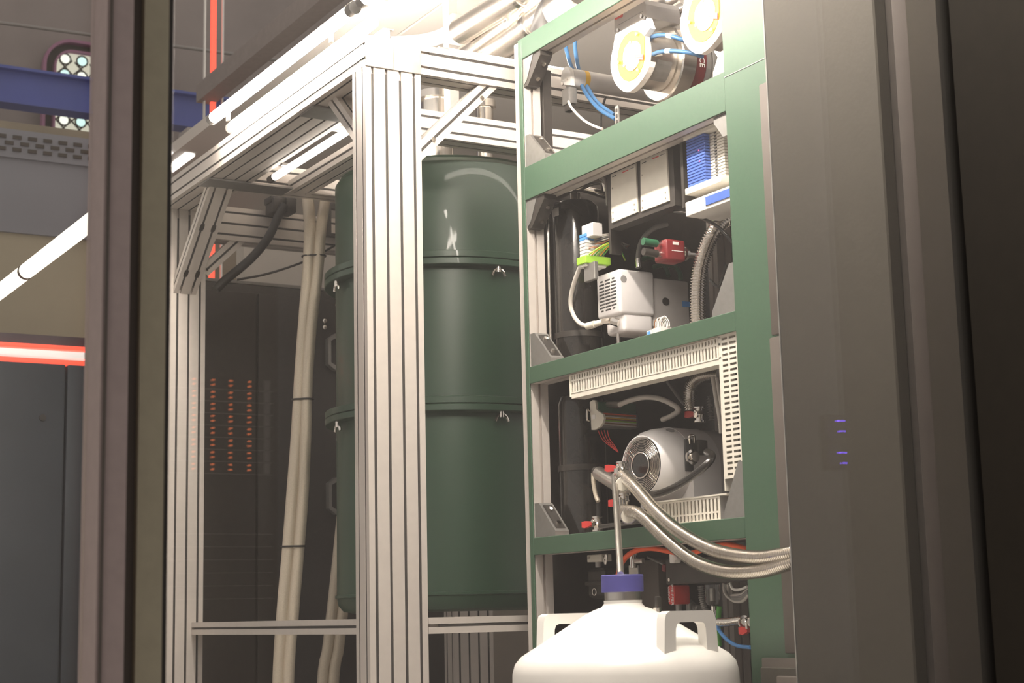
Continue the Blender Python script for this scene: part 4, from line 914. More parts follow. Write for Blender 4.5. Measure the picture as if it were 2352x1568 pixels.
# thick corrugated hose on the pump top with red lever valve
c = PX_(q10, [(1212,640,2.30),(1205,540,2.30),(1215,460,2.30),(1260,400,2.30),(1340,372,2.305),(1430,372,2.31)])
hose('corrugated_hose', c, 0.0145, 'steel', 'corrugated steel elbow hose above the fan pump', corr=(0.006, 0.0032), seg=20)
def lever_valve(name, label, lever, body, X, axis=(0, 0, 1), q=q10):
    # lever: two zoom points of the red handle; body: centre zoom point
    t = thing(name, onx(*q(*body), X)-V((0, 0, 0.012)), label, 'valve', 'valves with red levers')
    a, b_ = onx(*q(*lever[0]), X-0.012), onx(*q(*lever[1]), X-0.012)
    c = onx(*q(*body), X); d = (b_-a).normalized(); n = d.cross(XA).normalized()
    MB().prism([a-n*0.008, a+d*0.012-n*0.010, b_-n*0.004, b_+n*0.004, a+d*0.014+n*0.007, a+n*0.006], (0.010, 0, 0)).build('lever', 'red', t, 0)
    MB().cyl(c-XA*0.012, c+XA*0.008, 0.008, 14).build('stem', 'chrome', t)
    MB().lathe(c-V(axis)*0.018, axis, [(0, 0.014), (0.004, 0.014), (0.005, 0.0095), (0.012, 0.0095), (0.018, 0.012), (0.024, 0.0095), (0.031, 0.0095), (0.032, 0.014), (0.036, 0.014)], 20).build('body', 'steel', t)
    MB().tube([b_+n*0.002, b_.lerp(c, 0.4)+n*0.008-XA*0.004, c+n*0.006-XA*0.010], 0.003, 8).build('bracket', 'chrome', t, 60)
    return t
lever_valve('lever_valve', 'red lever valve in front of the fan grille', ((592, 1045), (678, 1052)), (718, 1060), 2.10, (0, 0, 1))
lever_valve('lever_valve', 'red lever valve above the lower steel hose', ((617, 1300), (692, 1290)), (735, 1290), 2.09, (0, 0, 1))
lever_valve('lever_valve', 'red lever valve standing on the fourth crossbar at left', ((426, 1455), (500, 1445)), (540, 1452), 2.17, (0, 0, 1))
lever_valve('lever_valve', 'dark red lever valve under the corrugated elbow hose above the fan pump', ((1168, 660), (1238, 658)), (1275, 665), 2.29, (0, 0, 1))
# valve body ring pieces in front of the fan and the vertical pipe to the flask
hose('steel_pipe', [onx(1411, 1092, 2.075), onx(1411, 1092, 2.075).lerp(V((1.824, 2.704, 0.8205)), 0.35), onx(1411, 1092, 2.075).lerp(V((1.824, 2.704, 0.8205)), 0.7), V((1.824, 2.704, 0.8205))], 0.0070, 'brushed', 'thin upright steel pipe from the valves down into the white flask', 'pipe')
t = thing('pipe_tee', onx(*q10(690, 1110), 2.09), 'polished steel tee piece below the upper red lever', 'pipe fitting')
c = onx(*q10(690, 1115), 2.085)
MB().lathe(c+V((0, 0, -0.02)), ZA, [(0, 0.010), (0.04, 0.010)], 16).build('body', 'steel', t)
MB().lathe(c, V((-0.5, -0.8, -0.25)), [(0, 0.010), (0.018, 0.010), (0.019, 0.014), (0.026, 0.014)], 18).build('outlet', 'chrome', t)
t = thing('pipe_tee', onx(*q10(700, 1370), 2.07), 'polished steel tee piece below the lower red lever', 'pipe fitting')
c = onx(*q10(710, 1355), 2.06)
MB().lathe(c+V((0, 0, -0.02)), ZA, [(0, 0.011), (0.045, 0.011)], 16).build('body', 'steel', t)
MB().lathe(c, V((-0.5, -0.8, -0.25)), [(0, 0.012), (0.015, 0.012), (0.016, 0.016), (0.022, 0.016)], 18).build('outlet', 'chrome', t)
for (xq, yq, xx, lab) in ((720, 1165, 2.062, 'small pale blank disc under the upper steel hose joint'), (760, 1395, 2.045, 'small pale blank disc under the lower steel hose joint')):
    p = onx(*q10(xq, yq), xx); tt = thing('blank_flange', p, lab, 'flange', 'blank flanges under the hose joints')
    MB().lathe(p, V((-0.55, -0.8, -0.15)), [(-0.006, 0.014), (-0.003, 0.0175), (0.001, 0.0175)], 24).build('rim', 'steel', tt)
    MB().lathe(p, V((-0.55, -0.8, -0.15)), [(0.0012, 0.0155), (0.003, 0.0145)], 24).build('disc', 'cream', tt)
# brushed filter cylinder
a = onx(*q10(548, 1085), 2.15); b_ = onx(*q10(740, 1205), 2.12)
t = thing('inline_filter', a, 'brushed steel inline filter tilted beside the fan grille', 'filter'); d = (b_-a).normalized(); L_ = (b_-a).length
MB().lathe(a, d, [(0, 0.009), (0.002, 0.0165), (L_-0.002, 0.0165), (L_, 0.009)], 24).build('body', 'brushed', t)
MB().lathe(a, -d, [(0, 0.008), (0.012, 0.008), (0.013, 0.011), (0.020, 0.011)], 12).build('end_fitting', 'black', t)
hose('braided_pipe', PX_(q10, [(510,1085,2.15),(512,1150,2.15),(525,1230,2.15),(545,1290,2.15)]), 0.0055, 'braid', 'short braided line hanging left of the inline filter')
hose('black_hose', PX_(q10, [(548,1130,2.17),(552,1250,2.17),(552,1400,2.17)]), 0.0065, 'rubber', 'upright black line below the inline filter')
hose('black_hose', PX_(q10, [(560,1470,2.14),(680,1455,2.14),(800,1440,2.14),(900,1420,2.14)]), 0.0055, 'blackgloss', 'horizontal black line along the fourth crossbar')
# the two corrugated hoses that leave to the right
hose('corrugated_hose', [onx(1430, 1090, 2.075), onx(1460, 1120, 2.06), onx(1505, 1172, 2.05), onx(1560, 1220, 2.045), onx(1640, 1263, 2.045), onx(1730, 1280, 2.045), onx(1800, 1273, 2.05), onx(1845, 1262, 2.06)], 0.0125, 'steel', 'upper corrugated steel hose sweeping right past the green upright', corr=(0.0048, 0.0036), seg=20)
hose('corrugated_hose', [onx(1434, 1172, 2.05), onx(1470, 1182, 2.045), onx(1530, 1238, 2.045), onx(1595, 1288, 2.045), onx(1665, 1312, 2.045), onx(1740, 1312, 2.045), onx(1800, 1297, 2.05), onx(1845, 1282, 2.06)], 0.0125, 'steel', 'lower corrugated steel hose sweeping right over the white flask', corr=(0.0048, 0.0036), seg=20)
# connector box with ribbon of wires
Xb = 2.20
t = thing('connector_box', onx(*q10(600, 780), Xb), 'dark connector box with cream end plate and ribbon of orange wires', 'connector box')
face_plate('end_plate', q10, [(485,575),(505,560),(523,562),(530,625),(560,650),(580,660),(587,690),(580,720),(560,750),(520,775),(497,775)], Xb, 0.006, 'cream', t)
bq('sticker', q10, (497, 668), (524, 694), Xb-0.001, 0.001, 'whiteink', t, 0.0003)
yb2 = onx(*q10(530, 600), Xb).y; yb1 = onx(*q10(590, 600), Xb).y
za = onx(*q10(500, 575), Xb).z; zm = onx(*q10(500, 655), Xb).z; zb0 = onx(*q10(500, 772), Xb).z
MB().rbox((Xb+0.0065, yb2-0.002, zm), (Xb+0.12, yb2+0.028, za), 0.003).build('housing', 'dgreenhose', t)
MB().rbox((Xb+0.0065, yb2-0.010, zb0+0.004), (Xb+0.12, yb2+0.028, zm-0.0005), 0.003).build('wire_tray', 'galv', t)
for k in range(9):
    z_ = zm-0.004-(zm-zb0-0.010)*k/9
    MB().tube([V((Xb+0.010, yb2-0.012, z_)), V((Xb+0.05, yb2-0.015, z_-0.001)), V((Xb+0.11, yb2-0.012, z_-0.002))], 0.0018, 6).build('wire', ('orange', 'brown', 'cable', 'yellow', 'brown', 'lime', 'cable', 'brown', 'cable')[k], t, 60)
MB().tube([onx(*q10(480, 640), Xb-0.002), onx(*q10(466, 630), Xb-0.012), onx(*q10(466, 700), Xb-0.012), onx(*q10(482, 712), Xb-0.002)], 0.0025, 8).build('handle', 'chrome', t, 60)
for k in range(4):
    hose('red_wire', PX_(q10, [(545+k*22, 778, 2.22), (575+k*18, 840, 2.22), (630+k*12, 890, 2.22), (690, 935, 2.22)]), 0.0012, 'red', None, parent=t)
c = PX_(q10, [(700,592,2.24),(780,560,2.23),(880,540,2.23),(980,548,2.24),(1070,585,2.25),(1125,630,2.26),(1080,670,2.27),(1010,700,2.28)])
t = thing('data_cable', c[-1], 'thick pale cable with metal plug looping over the fan pump', 'cable')
MB().tube(c, 0.0065, 12).build('cable', 'cable', t, 60)
MB().cyl(onx(*q10(600, 592), 2.235), c[0], 0.009, 8).build('plug', 'brushed', t, 30)
hose('silver_hose', PX_(q10, [(1370,395,2.25),(1385,480,2.25),(1400,580,2.25),(1420,680,2.25),(1432,800,2.25)]), 0.0052, 'cable', 'pale hose hanging down beside the upright duct, left one', group='pale hoses by upright duct')
hose('silver_hose', PX_(q10, [(1400,400,2.24),(1415,500,2.24),(1435,620,2.24),(1448,700,2.24)]), 0.0040, 'cable', 'pale hose hanging down beside the upright duct, right one', group='pale hoses by upright duct')
hose('spring_line', PX_(q10, [(1345,530,2.33),(1352,620,2.33),(1360,710,2.33)]), 0.0055, 'galv', 'thin coiled line behind the pale hoses', corr=(0.006, 0.003))
hose('grey_line', PX_(q10, [(1045,430,2.40),(1110,520,2.40),(1165,590,2.40)]), 0.0045, 'grey', 'thin grey line sloping behind the corrugated elbow')

# ------------------------------------------------------------------ lowest compartment
hose('orange_hose', PX_(q11, [(868,560,2.14),(890,470,2.145),(930,405,2.15),(1000,355,2.155),(1120,332,2.165),(1250,352,2.168),(1360,375,2.168),(1450,368,2.168),(1540,335,2.168),(1640,308,2.168),(1740,305,2.168),(1870,338,2.168)]), 0.0062, 'orange', 'bright red hose waving below the fourth crossbar')
t = thing('regulator_box', onx(*q11(690, 715), 2.22), 'black moulded box with chrome ring in the lowest compartment', 'box')
bq('body', q11, (628, 490), (760, 715), 2.22, 0.09, 'black', t, 0.008)
bq('lip', q11, (610, 590), (762, 618), 2.214, 0.10, 'black', t, 0.003)
p = onx(*q11(692, 668), 2.2195); MB().tube([p+V((-0.001, 0.0085*math.cos(a), 0.0085*math.sin(a))) for a in [j*math.pi/8 for j in range(16)]], 0.0018, 8, closed=True, step=0.003).build('ring', 'chrome', t, 60)
p = onx(*q11(722, 480), 2.24); MB().cyl(p, p+V((0, 0, 0.03)), 0.008, 12).build('stem', 'pump', t)
t = thing('metal_bracket', onx(*q11(690, 430), 2.20), 'small steel bracket with wing screw under the fourth crossbar', 'bracket')
bq('plate', q11, (632, 385), (745, 432), 2.20, 0.03, 'cream', t, 0.001)
p = onx(*q11(772, 410), 2.20); MB().tube([p, p+V((0, -0.008, 0.012)), p+V((0, -0.002, -0.014)), p+V((0, 0.006, 0.006))], 0.003, 8).build('wing_screw', 'chrome', t, 60)
p = onx(*q11(650, 408), 2.1995); MB().cyl(p, p-XA*0.003, 0.004, 10).build('screw', 'brushed', t)
t = thing('drawer_bar', onx(*q11(1500, 610), 2.19), 'wide black bar under the red hose in the lowest compartment', 'bar')
a = onx(*q11(1235, 420), 2.19); b_ = onx(*q11(1235, 612), 2.19)
MB().rbox((2.19, RYR+0.004, b_.z), (2.27, a.y, a.z), 0.003).build('body', 'black', t)
p = onx(*q11(1272, 575), 2.1895); MB().cyl(p, p-XA*0.003, 0.004, 10).build('screw', 'chrome', t)
t = thing('white_clip', onx(*q11(1285, 445), 2.165), 'small white plastic clip on the black bar', 'clip')
bq('body', q11, (1264, 372), (1304, 445), 2.165, 0.02, 'white', t, 0.002)
bq('plug', q11, (1304, 395), (1322, 425), 2.168, 0.015, 'label', t, 0.001)
# gauge with the maker's lettering
a = onx(*q11(1252, 617), 2.20); b_ = onx(*q11(1310, 765), 2.20)
yg = b_.y; xg = ony(*q11(1430, 700), yg).x
t = thing('pressure_gauge', ((2.20+xg)/2, yg, b_.z), 'red pressure gauge with white upright lettering in the lowest compartment', 'gauge')
MB().rbox((2.20, yg, b_.z), (xg, a.y, a.z), 0.004).build('housing', 'red', t)
mid = (a.z+b_.z)/2
text('PFEIFFER', 0.0125, (2.1995, yg+(a.y-yg)*0.30, mid), (0, 0, -1), (0, -1, 0), 'whiteink', 'lettering', t)
text('VACUUM', 0.0085, (2.1995, yg+(a.y-yg)*0.78, mid+0.002), (0, 0, -1), (0, -1, 0), 'whiteink', 'lettering', t)
for k in range(2):
    p = V((2.22+0.03*k, (a.y+yg)/2, b_.z)); MB().cyl(p, p-V((0, 0, 0.02)), 0.007, 12).build('connector', 'galv', t)
# clear bowl filter
c0 = onx(*q11(1605, 780), 2.20); c1 = onx(*q11(1605, 612), 2.20)
t = thing('bowl_filter', c0, 'clear filter bowl with steel fittings and blue tube below', 'filter')
h_ = c1.z-c0.z
MB().lathe(c0, ZA, [(0, 0.006), (0.004, 0.013), (0.012, 0.0165), (h_, 0.0165)], 24).build('bowl', 'clear', t)
MB().lathe(c0+V((0, 0, 0.012)), ZA, [(0, 0.006), (h_-0.02, 0.006)], 12).build('element', 'galv', t)
MB().lathe(c0, -ZA, [(0, 0.005), (0.008, 0.005), (0.009, 0.0065), (0.020, 0.0065), (0.021, 0.004), (0.028, 0.004)], 12).build('drain_fitting', 'steel', t)
hose('blue_tube', PX_(q11, [(1612,868,2.20),(1630,920,2.195),(1670,990,2.19),(1730,1050,2.185),(1800,1085,2.18),(1895,1096,2.17)]), 0.0042, 'lightblue', 'light blue tube curving right from the clear filter bowl')
hose('green_hose', PX_(q11, [(1655,780,2.25),(1648,850,2.25),(1645,950,2.25),(1655,1090,2.25)]), 0.0062, 'hgreen', 'bright green hose hanging behind the white flask')
hose('corrugated_hose', PX_(q11, [(1650,902,2.19),(1720,900,2.19),(1790,890,2.19),(1850,886,2.19)]), 0.0085, 'steel', 'short corrugated steel line at the lower right of the rack', corr=(0.005, 0.002), seg=16)
hose('corrugated_hose', PX_(q11, [(1510,620,2.27),(1520,720,2.27),(1545,800,2.27),(1580,880,2.27),(1640,915,2.24)]), 0.0068, 'galv', 'dull corrugated line behind the clear filter bowl', corr=(0.005, 0.002), seg=16)
hose('corrugated_hose', PX_(q11, [(1420,745,2.27),(1460,780,2.27),(1500,800,2.27)]), 0.0075, 'galv', 'dull corrugated stub beside the lettered red gauge', corr=(0.005, 0.002), seg=16)
lever_valve('lever_valve', 'red lever valve at the lower right of the rack', ((1802, 965), (1868, 962)), (1880, 900), 2.17, (0, 1, 0), q11)
t = thing('cable_bundle', onx(*q11(1760, 740), 2.25), 'bundle of looped grey cables at the lower right of the rack', 'cable')
for k in range(5):
    pts = [(1690+k*8, 605, 2.25), (1700+k*6, 680+k*8, 2.25+0.004*k), (1760, 735-k*10, 2.25), (1830, 740-k*14, 2.25), (1880, 690-k*12, 2.25)]
    MB().tube(PX_(q11, pts), 0.0036, 12).build('cable', ('cable', 'grey', 'galv', 'grey', 'cable')[k], t, 60)
hose('cable_loop', PX_(q11, [(1735,600,2.21),(1760,645,2.21),(1810,650,2.21),(1870,628,2.21)]), 0.003, 'label', 'white cable loop in front of the grey bundle', 'cable')
t = thing('toggle_clamp', onx(*q11(1215, 510), 2.20), 'small clamp with dark red grip behind the flask cap', 'clamp')
bq('grip', q11, (1205, 455), (1230, 512), 2.20, 0.012, 'darkred', t, 0.003)
p = onx(*q11(1100, 400), 2.22); MB().cyl(p, onx(*q11(1225, 455), 2.205), 0.003, 10).build('shaft', 'galv', t)
a = onx(*q11(1035, 430), 2.30); b_ = onx(*q11(1180, 430), 2.30)
tag(MB().rbox((2.30, b_.y, 0.3), (2.36, a.y, 0.87), 0.003).build('grey_column', 'dark'), 'dark grey column behind the flask cap in the lowest compartment', 'column')
t = thing('steel_fitting', onx(*q11(985, 460), 2.17), 'cluster of steel pipe fittings behind the thin pipe above the flask', 'pipe fitting')
c = onx(*q11(990, 430), 2.18)
MB().lathe(c, ZA, [(-0.016, 0.009), (0.012, 0.009), (0.013, 0.012), (0.02, 0.012)], 14).build('body', 'steel', t)
MB().lathe(c, V((0.3, -1, 0)), [(0, 0.007), (0.03, 0.007)], 12).build('branch', 'brushed', t)
bq('plate', q11, (952, 465), (1025, 530), 2.20, 0.006, 'brushed', t, 0.001)

# ================================================================== WHITE STORAGE FLASK
DX, DY, DR = 1.826, 2.702, 0.2225
t = thing('storage_flask', (DX, DY, 0), 'large white cryogenic storage flask with violet cap and two handles', 'flask')
MB().lathe((DX, DY, 0), ZA, [(0.0, DR-0.02), (0.004, DR-0.006), (0.02, DR), (0.592, DR), (0.594, DR+0.004), (0.602, DR+0.004), (0.604, DR), (0.632, DR-0.001), (0.650, DR-0.006), (0.664, DR-0.018), (0.674, DR-0.034), (0.706, 0.136), (0.742, 0.078), (0.752, 0.058), (0.757, 0.043), (0.764, 0.0375), (0.770, 0.038)], 96).build('body', 'dewar', t, 40)
MB().lathe((DX, DY, 0), ZA, [(0.7705, 0.0360), (0.788, 0.0360)], 40).build('neck_collar', 'brushed', t)
MB().lathe((DX, DY, 0), ZA, [(0.786, 0.040), (0.7865, 0.0420), (0.818, 0.0420), (0.820, 0.0405)], 48).build('cap', 'purple', t)
LATD = V((math.cos(YAW), -math.sin(YAW), 0)); FRD = V((-math.sin(YAW), -math.cos(YAW), 0))
def handle(sg):
    A_ = LATD*0.058*sg+FRD*0.176*sg; B_ = LATD*0.163*sg+FRD*0.092*sg
    e = (B_-A_).normalized(); L = (B_-A_).length; n = V((-e.y, e.x, 0))*0.011; c = V((DX, DY, 0))+A_
    w = 0.026; zt = 0.747; k = 0.021; zb = 0.664
    pts = [(-0.004, zb), (0.0, zt-0.016), (0.004, zt-0.005), (0.014, zt), (L-0.014, zt), (L-0.004, zt-0.005), (L, zt-0.016), (L+0.004, zb), (L-w, zb), (L-w-0.002, zt-k-0.012), (L-w-0.006, zt-k-0.003), (L-w-0.014, zt-k), (w+0.014, zt-k), (w+0.006, zt-k-0.003), (w+0.002, zt-k-0.012), (w, zb)]
    return MB().prism([c+e*u+ZA*z-n for u, z in pts], n*2).build('handle', 'dewar', t, 40)
handle(1); handle(-1)
# relief valve on the shoulder
vd = V((math.cos(YAW), -math.sin(YAW), 0)); p = V((DX, DY, 0.748))+LATD*0.066+FRD*0.018
MB().cyl(p-ZA*0.01, p+ZA*0.006, 0.008, 12).build('valve_base', 'steel', t)
MB().rbox(p+V((-0.004, -0.004, 0.006)), p+V((0.008, 0.004, 0.028)), 0.002).build('relief_valve', 'black', t)

# ================================================================== BLACK CABINET, HOSES AND CABLES BEHIND
KY = 5.75
kt = ony(650, 658, KY).z
kx0 = 1.93; kx1 = 3.1
t = thing('server_cabinet', ((kx0+kx1)/2, KY+0.4, 0), 'tall black server cabinet behind the braided hoses', 'cabinet')
MB().rbox((kx0, KY+0.012, 0), (kx1, KY+0.8, kt), 0.006).build('body', 'black', t)
MB().box((kx0, KY+0.012, kt+0.0005), (kx1, KY+0.8, kt+0.012)).build('top_trim', 'galv', t, 0)
for k, (xa, xb) in enumerate(((kx0+0.01, 2.245), (2.255, kx1-0.01))):
    d_ = MB().rbox((xa, KY, 0.06), (xb, KY+0.0115, kt-0.035), 0.003).build('door', 'black', t)
xh0, xh1 = ony(747, 800, KY).x, ony(785, 800, KY).x
for (y0, y1) in ((768, 852), (1097, 1182)):
    za, zb = ony(760, y0, KY).z, ony(760, y1, KY).z
    w = 0.010
    MB().prism([(xh0+px_, KY-0.03, z_) for px_, z_ in ((0, za-0.022), (0.030, za), (0.085, za), (0.085, za-0.016), (0.036, za-0.016), (0.012, za-0.030), (0.012, zb+0.030), (0.036, zb+0.016), (0.085, zb+0.016), (0.085, zb), (0.030, zb), (0, zb+0.022))], (0, 0.029, 0)).build('handle', 'galv', d_, 0)
for yy in (737, 752):
    p = ony(745, yy, KY); MB().sphere(p-V((0, 0.002, 0)), 0.011).build('knob', 'steel', d_)
for xa, xb, y0, y1, lab in ((600, 640, 690, 700, 0),):
    pass
# braided hose pairs
def braided_pair(paths, ties, label):
    t = thing('braided_hose_pair', (paths[0][-1][0], paths[0][-1][1], 0), label, 'hose', 'braided hose pairs')
    for pth, r_ in zip(paths, (0.0205, 0.019)): MB().tube(pth, r_, 18).build('hose', 'braid', t, 60)
    for z in ties:
        def at_z(pth):
            for i in range(len(pth)-1):
                a, b = V(pth[i]), V(pth[i+1])
                if (a.z-z)*(b.z-z) <= 0: return a.lerp(b, (a.z-z)/(a.z-b.z))
            return V(pth[0])
        a, b = at_z(paths[0]), at_z(paths[1]); m_ = (a+b)/2; d = (b-a).normalized(); L_ = (b-a).length/2
        n = ZA.cross(d).normalized(); pts = []
        for k in range(20):
            an = 2*math.pi*k/20; cx_ = L_ if math.cos(an) > 0 else -L_
            pts.append(m_+d*(cx_+0.0225*math.cos(an))+n*0.0225*math.sin(an))
        MB().tube(pts, 0.0035, 6, closed=True, step=0.006).build('cable_tie', 'black', t, 60)
HY = 5.0
pa = [ony(x, y, HY) for x, y in ((712, 520), (708, 620), (700, 720), (690, 860), (682, 1000), (672, 1130), (662, 1260), (650, 1400), (640, 1568), (632, 1700))]
pb = [ony(x, y, HY-0.02) for x, y in ((738, 520), (730, 620), (718, 720), (706, 860), (702, 1000), (696, 1130), (686, 1260), (674, 1400), (662, 1568), (656, 1700))]
pa = [ony(705, 440, 5.15)]+pa; pb = [ony(750, 440, 5.15)]+pb
pa[-1].z = 0.02; pb[-1].z = 0.02
braided_pair([pa, pb], [ony(700, 588, HY).z, ony(690, 918, HY).z, ony(673, 1255, HY).z], 'pair of braided beige hoses hanging in front of the black cabinet, held by ties')
pa = [ony(x, y, 5.2) for x, y in ((800, 1050), (790, 1150), (777, 1280), (764, 1400), (752, 1500), (742, 1568), (730, 1700))]
pb = [ony(x, y, 5.18) for x, y in ((822, 1050), (814, 1150), (800, 1290), (788, 1400), (776, 1500), (766, 1568), (752, 1700))]
pa[-1].z = 0.02; pb[-1].z = 0.02
braided_pair([pa, pb], [], 'second pair of braided beige hoses partly behind the green vessel')
# thick black cable from its clamp on the rear beam
CBY = 5.22
c = [ony(*p, CBY) for p in ((652, 470), (640, 495), (622, 535), (602, 565), (575, 595), (540, 625), (515, 645), (495, 665))]
hose('black_cable', c, 0.0155, 'rubber', 'thick black cable sagging from the rear beam towards the cabinet', 'cable', seg=14)
t = thing('cable_clamp', ony(645, 480, 5.26), 'black double clamp holding the thick cable on the rear beam', 'clamp')
for xx in (632, 662):
    p = ony(xx, 470, 5.25); MB().rbox(p-V((0.020, 0.03, 0.035)), p+V((0.020, 0.045, 0.020)), 0.005).build('jaw', 'black', t)
p = ony(647, 462, 5.25); MB().rbox(p-V((0.05, 0.02, 0.012)), p+V((0.05, 0.045, 0.012)), 0.004).build('bridge', 'black', t)
hose('thin_cable', [ony(*p, 5.1) for p in ((545, 642), (600, 632), (650, 618), (700, 600), (740, 580), (775, 560))], 0.004, 'rubber', 'thin black cable rising to the right across the braided hoses', 'cable')
t = thing('black_strap', ony(760, 545, 5.2), 'black square strap loop around the rear beam beside the green vessel', 'strap')
a = ony(750, 480, 5.29); b_ = ony(778, 540, 5.29)
for nm, p0, p1 in (('strap_side', (a.x, 5.27, b_.z), (a.x+0.010, 5.30, a.z)), ('strap_bottom', (a.x, 5.27, b_.z-0.010), (b_.x+0.03, 5.30, b_.z)), ('strap_top', (a.x, 5.27, a.z), (b_.x+0.03, 5.30, a.z+0.02))):
    MB().box(p0, p1).build(nm, 'black', t, 0)

# red vertical light strip with white edges far behind the frame
YR = 8.2
x0 = ony(486, 100, YR).x; x1 = ony(497, 100, YR).x
t = thing('red_light_strip', ((x0+x1)/2, YR, 0.0), 'upright red light strip with pale edges behind the rear post', 'light strip')
MB().box((x0, YR, 0), (x1, YR+0.02, 5.2)).build('strip', 'red_led', t, 0)
for xx in (x0-0.04, x1+0.035): MB().box((xx, YR, 0), (xx+0.008, YR+0.02, 5.2)).build('edge', 'white', t, 0)
# pinkish box and dark pipe at the far left of the frame
t = thing('wall_box', ony(450, 355, 8.0), 'pale pinkish box with dark pipe beside the end of the light tubes', 'box')
a, b_ = ony(430, 290, 8.0), ony(476, 400, 8.0)
MB().rbox((a.x, 8.0, b_.z), (b_.x, 8.15, a.z), 0.01).build('body', 'alu_cap', t)
a, b_ = ony(448, 305, 7.95), ony(462, 352, 7.95); MB().rbox((a.x, 7.9, b_.z), (b_.x, 7.995, a.z), 0.01).build('pipe', 'black', t)
# overhead dark duct crossing diagonally behind the tubes
dz_ = 3.55
a, b_ = onz(530, 190, dz_), onz(760, 0, dz_)
tag(MB().box((a.x-0.05, a.y+0.4, dz_), (a.x+0.05, b_.y-1.2, dz_+0.1)).build('ceiling_duct', 'duct', smooth=0), 'dark duct running overhead beside the bright tubes', 'duct')

# ================================================================== SHINY PIPES AT THE TOP
def big_pipe(pts, r_, label, clamps):
    t = thing('wrapped_pipe', pts[0], label, 'pipe', 'shiny pipes under the ceiling')
    MB().tube(pts, r_, 28, step=0.02).build('pipe', 'pipe_steel', t, 60)
    for k in clamps:
        a, b = V(pts[k]), V(pts[k+1]); d = (b-a).normalized()
        MB().lathe(a.lerp(b, 0.6), d, [(-0.012, r_+0.001), (-0.010, r_+0.006), (0.010, r_+0.006), (0.012, r_+0.001)], 28).build('clamp_band', 'steel', t)
PZ = 2.40
pp = lambda pts, z: [onz(x, y, z) for x, y in pts]
big_pipe(pp([(1058, 72), (1110, 40), (1160, 10), (1230, -32)], 2.46), 0.040, 'upper shiny steel pipe under the ceiling, cut off at a strut', [2])
big_pipe(pp([(1035, 155), (1090, 118), (1150, 75), (1215, 28), (1290, -26)], 2.42), 0.036, 'lower shiny steel pipe under the ceiling, left one', [2])
big_pipe(pp([(1075, 160), (1130, 122), (1190, 80), (1250, 36), (1330, -22)], 2.38), 0.040, 'lower shiny steel pipe under the ceiling next to the green rack', [2])
c = [onz(x, y, 2.46) for x, y in ((900, 100), (960, 96), (1000, 88), (1030, 76))]
hose('white_hose', c, 0.022, 'pump_white', 'pale hose curving left from the strut above the front beam')
t = thing('pipe_hanger', onz(1045, 92, 2.42), 'small bracket on the ceiling strut holding the shiny pipe', 'bracket')
p = ony(1040, 90, 4.31); MB().rbox(p-V((0.05, 0.02, 0.012)), p+V((0.09, 0.02, 0.012)), 0.004).build('arm', 'white', t)
MB().rbox(p+V((-0.01, -0.02, 0.012)), p+V((0.05, 0.019, 0.08)), 0.004).build('plate', 'alu_cap', t)
tag(MB().tube([onz(1242, 62, 2.36), onz(1255, 36, 2.37), onz(1272, 8, 2.39), onz(1300, -20, 2.42)], 0.034, 18).build('black_duct', 'rubber', smooth=60), 'black flexible duct behind the top edge of the green rack', 'duct')

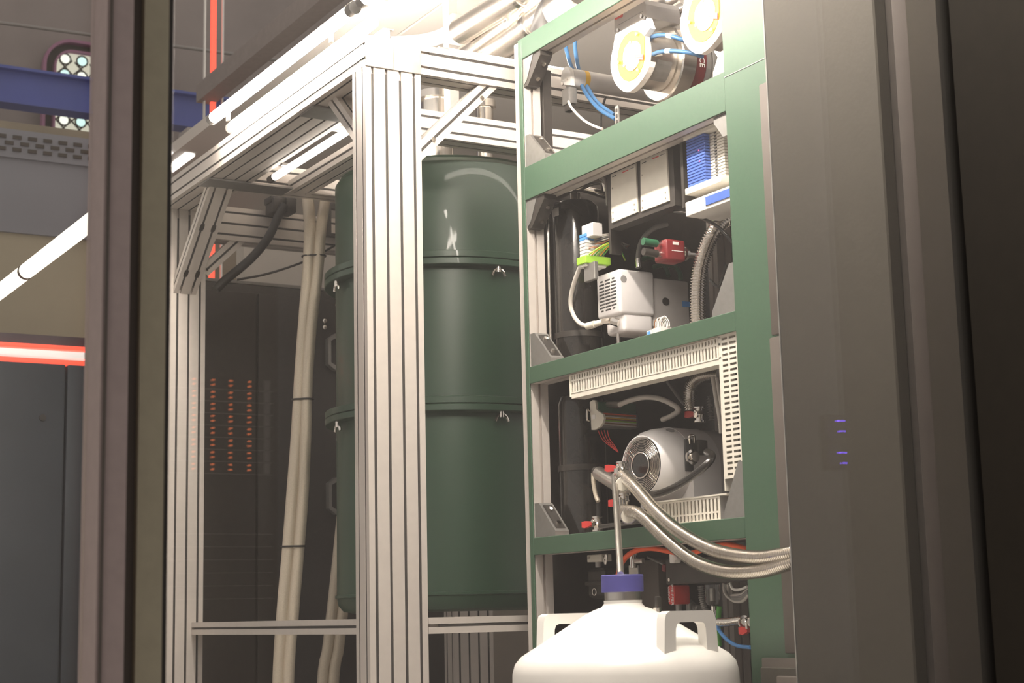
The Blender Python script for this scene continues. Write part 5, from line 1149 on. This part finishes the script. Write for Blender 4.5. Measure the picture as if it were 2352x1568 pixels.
# ================================================================== BEHIND THE CAMERA, seen only as reflections in the glass
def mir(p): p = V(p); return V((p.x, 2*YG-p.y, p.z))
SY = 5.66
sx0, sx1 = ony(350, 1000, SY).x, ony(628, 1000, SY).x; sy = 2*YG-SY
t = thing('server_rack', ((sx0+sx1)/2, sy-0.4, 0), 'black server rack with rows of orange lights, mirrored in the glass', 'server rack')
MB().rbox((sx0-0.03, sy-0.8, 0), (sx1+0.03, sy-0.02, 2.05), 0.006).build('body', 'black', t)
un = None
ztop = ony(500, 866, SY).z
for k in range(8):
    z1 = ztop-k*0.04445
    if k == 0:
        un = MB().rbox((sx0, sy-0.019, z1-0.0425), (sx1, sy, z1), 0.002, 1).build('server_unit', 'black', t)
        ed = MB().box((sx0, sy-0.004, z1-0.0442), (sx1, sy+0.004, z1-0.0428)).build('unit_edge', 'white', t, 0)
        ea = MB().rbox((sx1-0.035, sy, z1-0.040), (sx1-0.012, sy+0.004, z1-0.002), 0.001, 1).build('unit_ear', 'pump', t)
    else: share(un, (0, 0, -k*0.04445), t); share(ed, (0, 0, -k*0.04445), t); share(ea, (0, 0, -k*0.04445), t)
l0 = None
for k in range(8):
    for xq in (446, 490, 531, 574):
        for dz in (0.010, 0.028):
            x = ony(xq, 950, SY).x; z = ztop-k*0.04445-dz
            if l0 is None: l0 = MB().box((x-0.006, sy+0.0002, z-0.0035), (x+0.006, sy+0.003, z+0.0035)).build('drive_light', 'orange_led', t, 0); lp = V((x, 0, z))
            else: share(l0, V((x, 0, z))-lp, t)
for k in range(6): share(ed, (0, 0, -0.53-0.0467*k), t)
# violet indicators
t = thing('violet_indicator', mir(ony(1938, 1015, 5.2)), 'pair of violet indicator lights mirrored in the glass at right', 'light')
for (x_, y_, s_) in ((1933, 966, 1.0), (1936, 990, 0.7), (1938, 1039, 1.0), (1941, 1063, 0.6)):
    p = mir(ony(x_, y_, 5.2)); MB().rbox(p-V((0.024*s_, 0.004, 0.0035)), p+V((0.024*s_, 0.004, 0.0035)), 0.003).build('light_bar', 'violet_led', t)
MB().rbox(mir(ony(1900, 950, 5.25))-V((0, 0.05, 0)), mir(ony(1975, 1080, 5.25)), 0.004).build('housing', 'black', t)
# two ceiling lamps
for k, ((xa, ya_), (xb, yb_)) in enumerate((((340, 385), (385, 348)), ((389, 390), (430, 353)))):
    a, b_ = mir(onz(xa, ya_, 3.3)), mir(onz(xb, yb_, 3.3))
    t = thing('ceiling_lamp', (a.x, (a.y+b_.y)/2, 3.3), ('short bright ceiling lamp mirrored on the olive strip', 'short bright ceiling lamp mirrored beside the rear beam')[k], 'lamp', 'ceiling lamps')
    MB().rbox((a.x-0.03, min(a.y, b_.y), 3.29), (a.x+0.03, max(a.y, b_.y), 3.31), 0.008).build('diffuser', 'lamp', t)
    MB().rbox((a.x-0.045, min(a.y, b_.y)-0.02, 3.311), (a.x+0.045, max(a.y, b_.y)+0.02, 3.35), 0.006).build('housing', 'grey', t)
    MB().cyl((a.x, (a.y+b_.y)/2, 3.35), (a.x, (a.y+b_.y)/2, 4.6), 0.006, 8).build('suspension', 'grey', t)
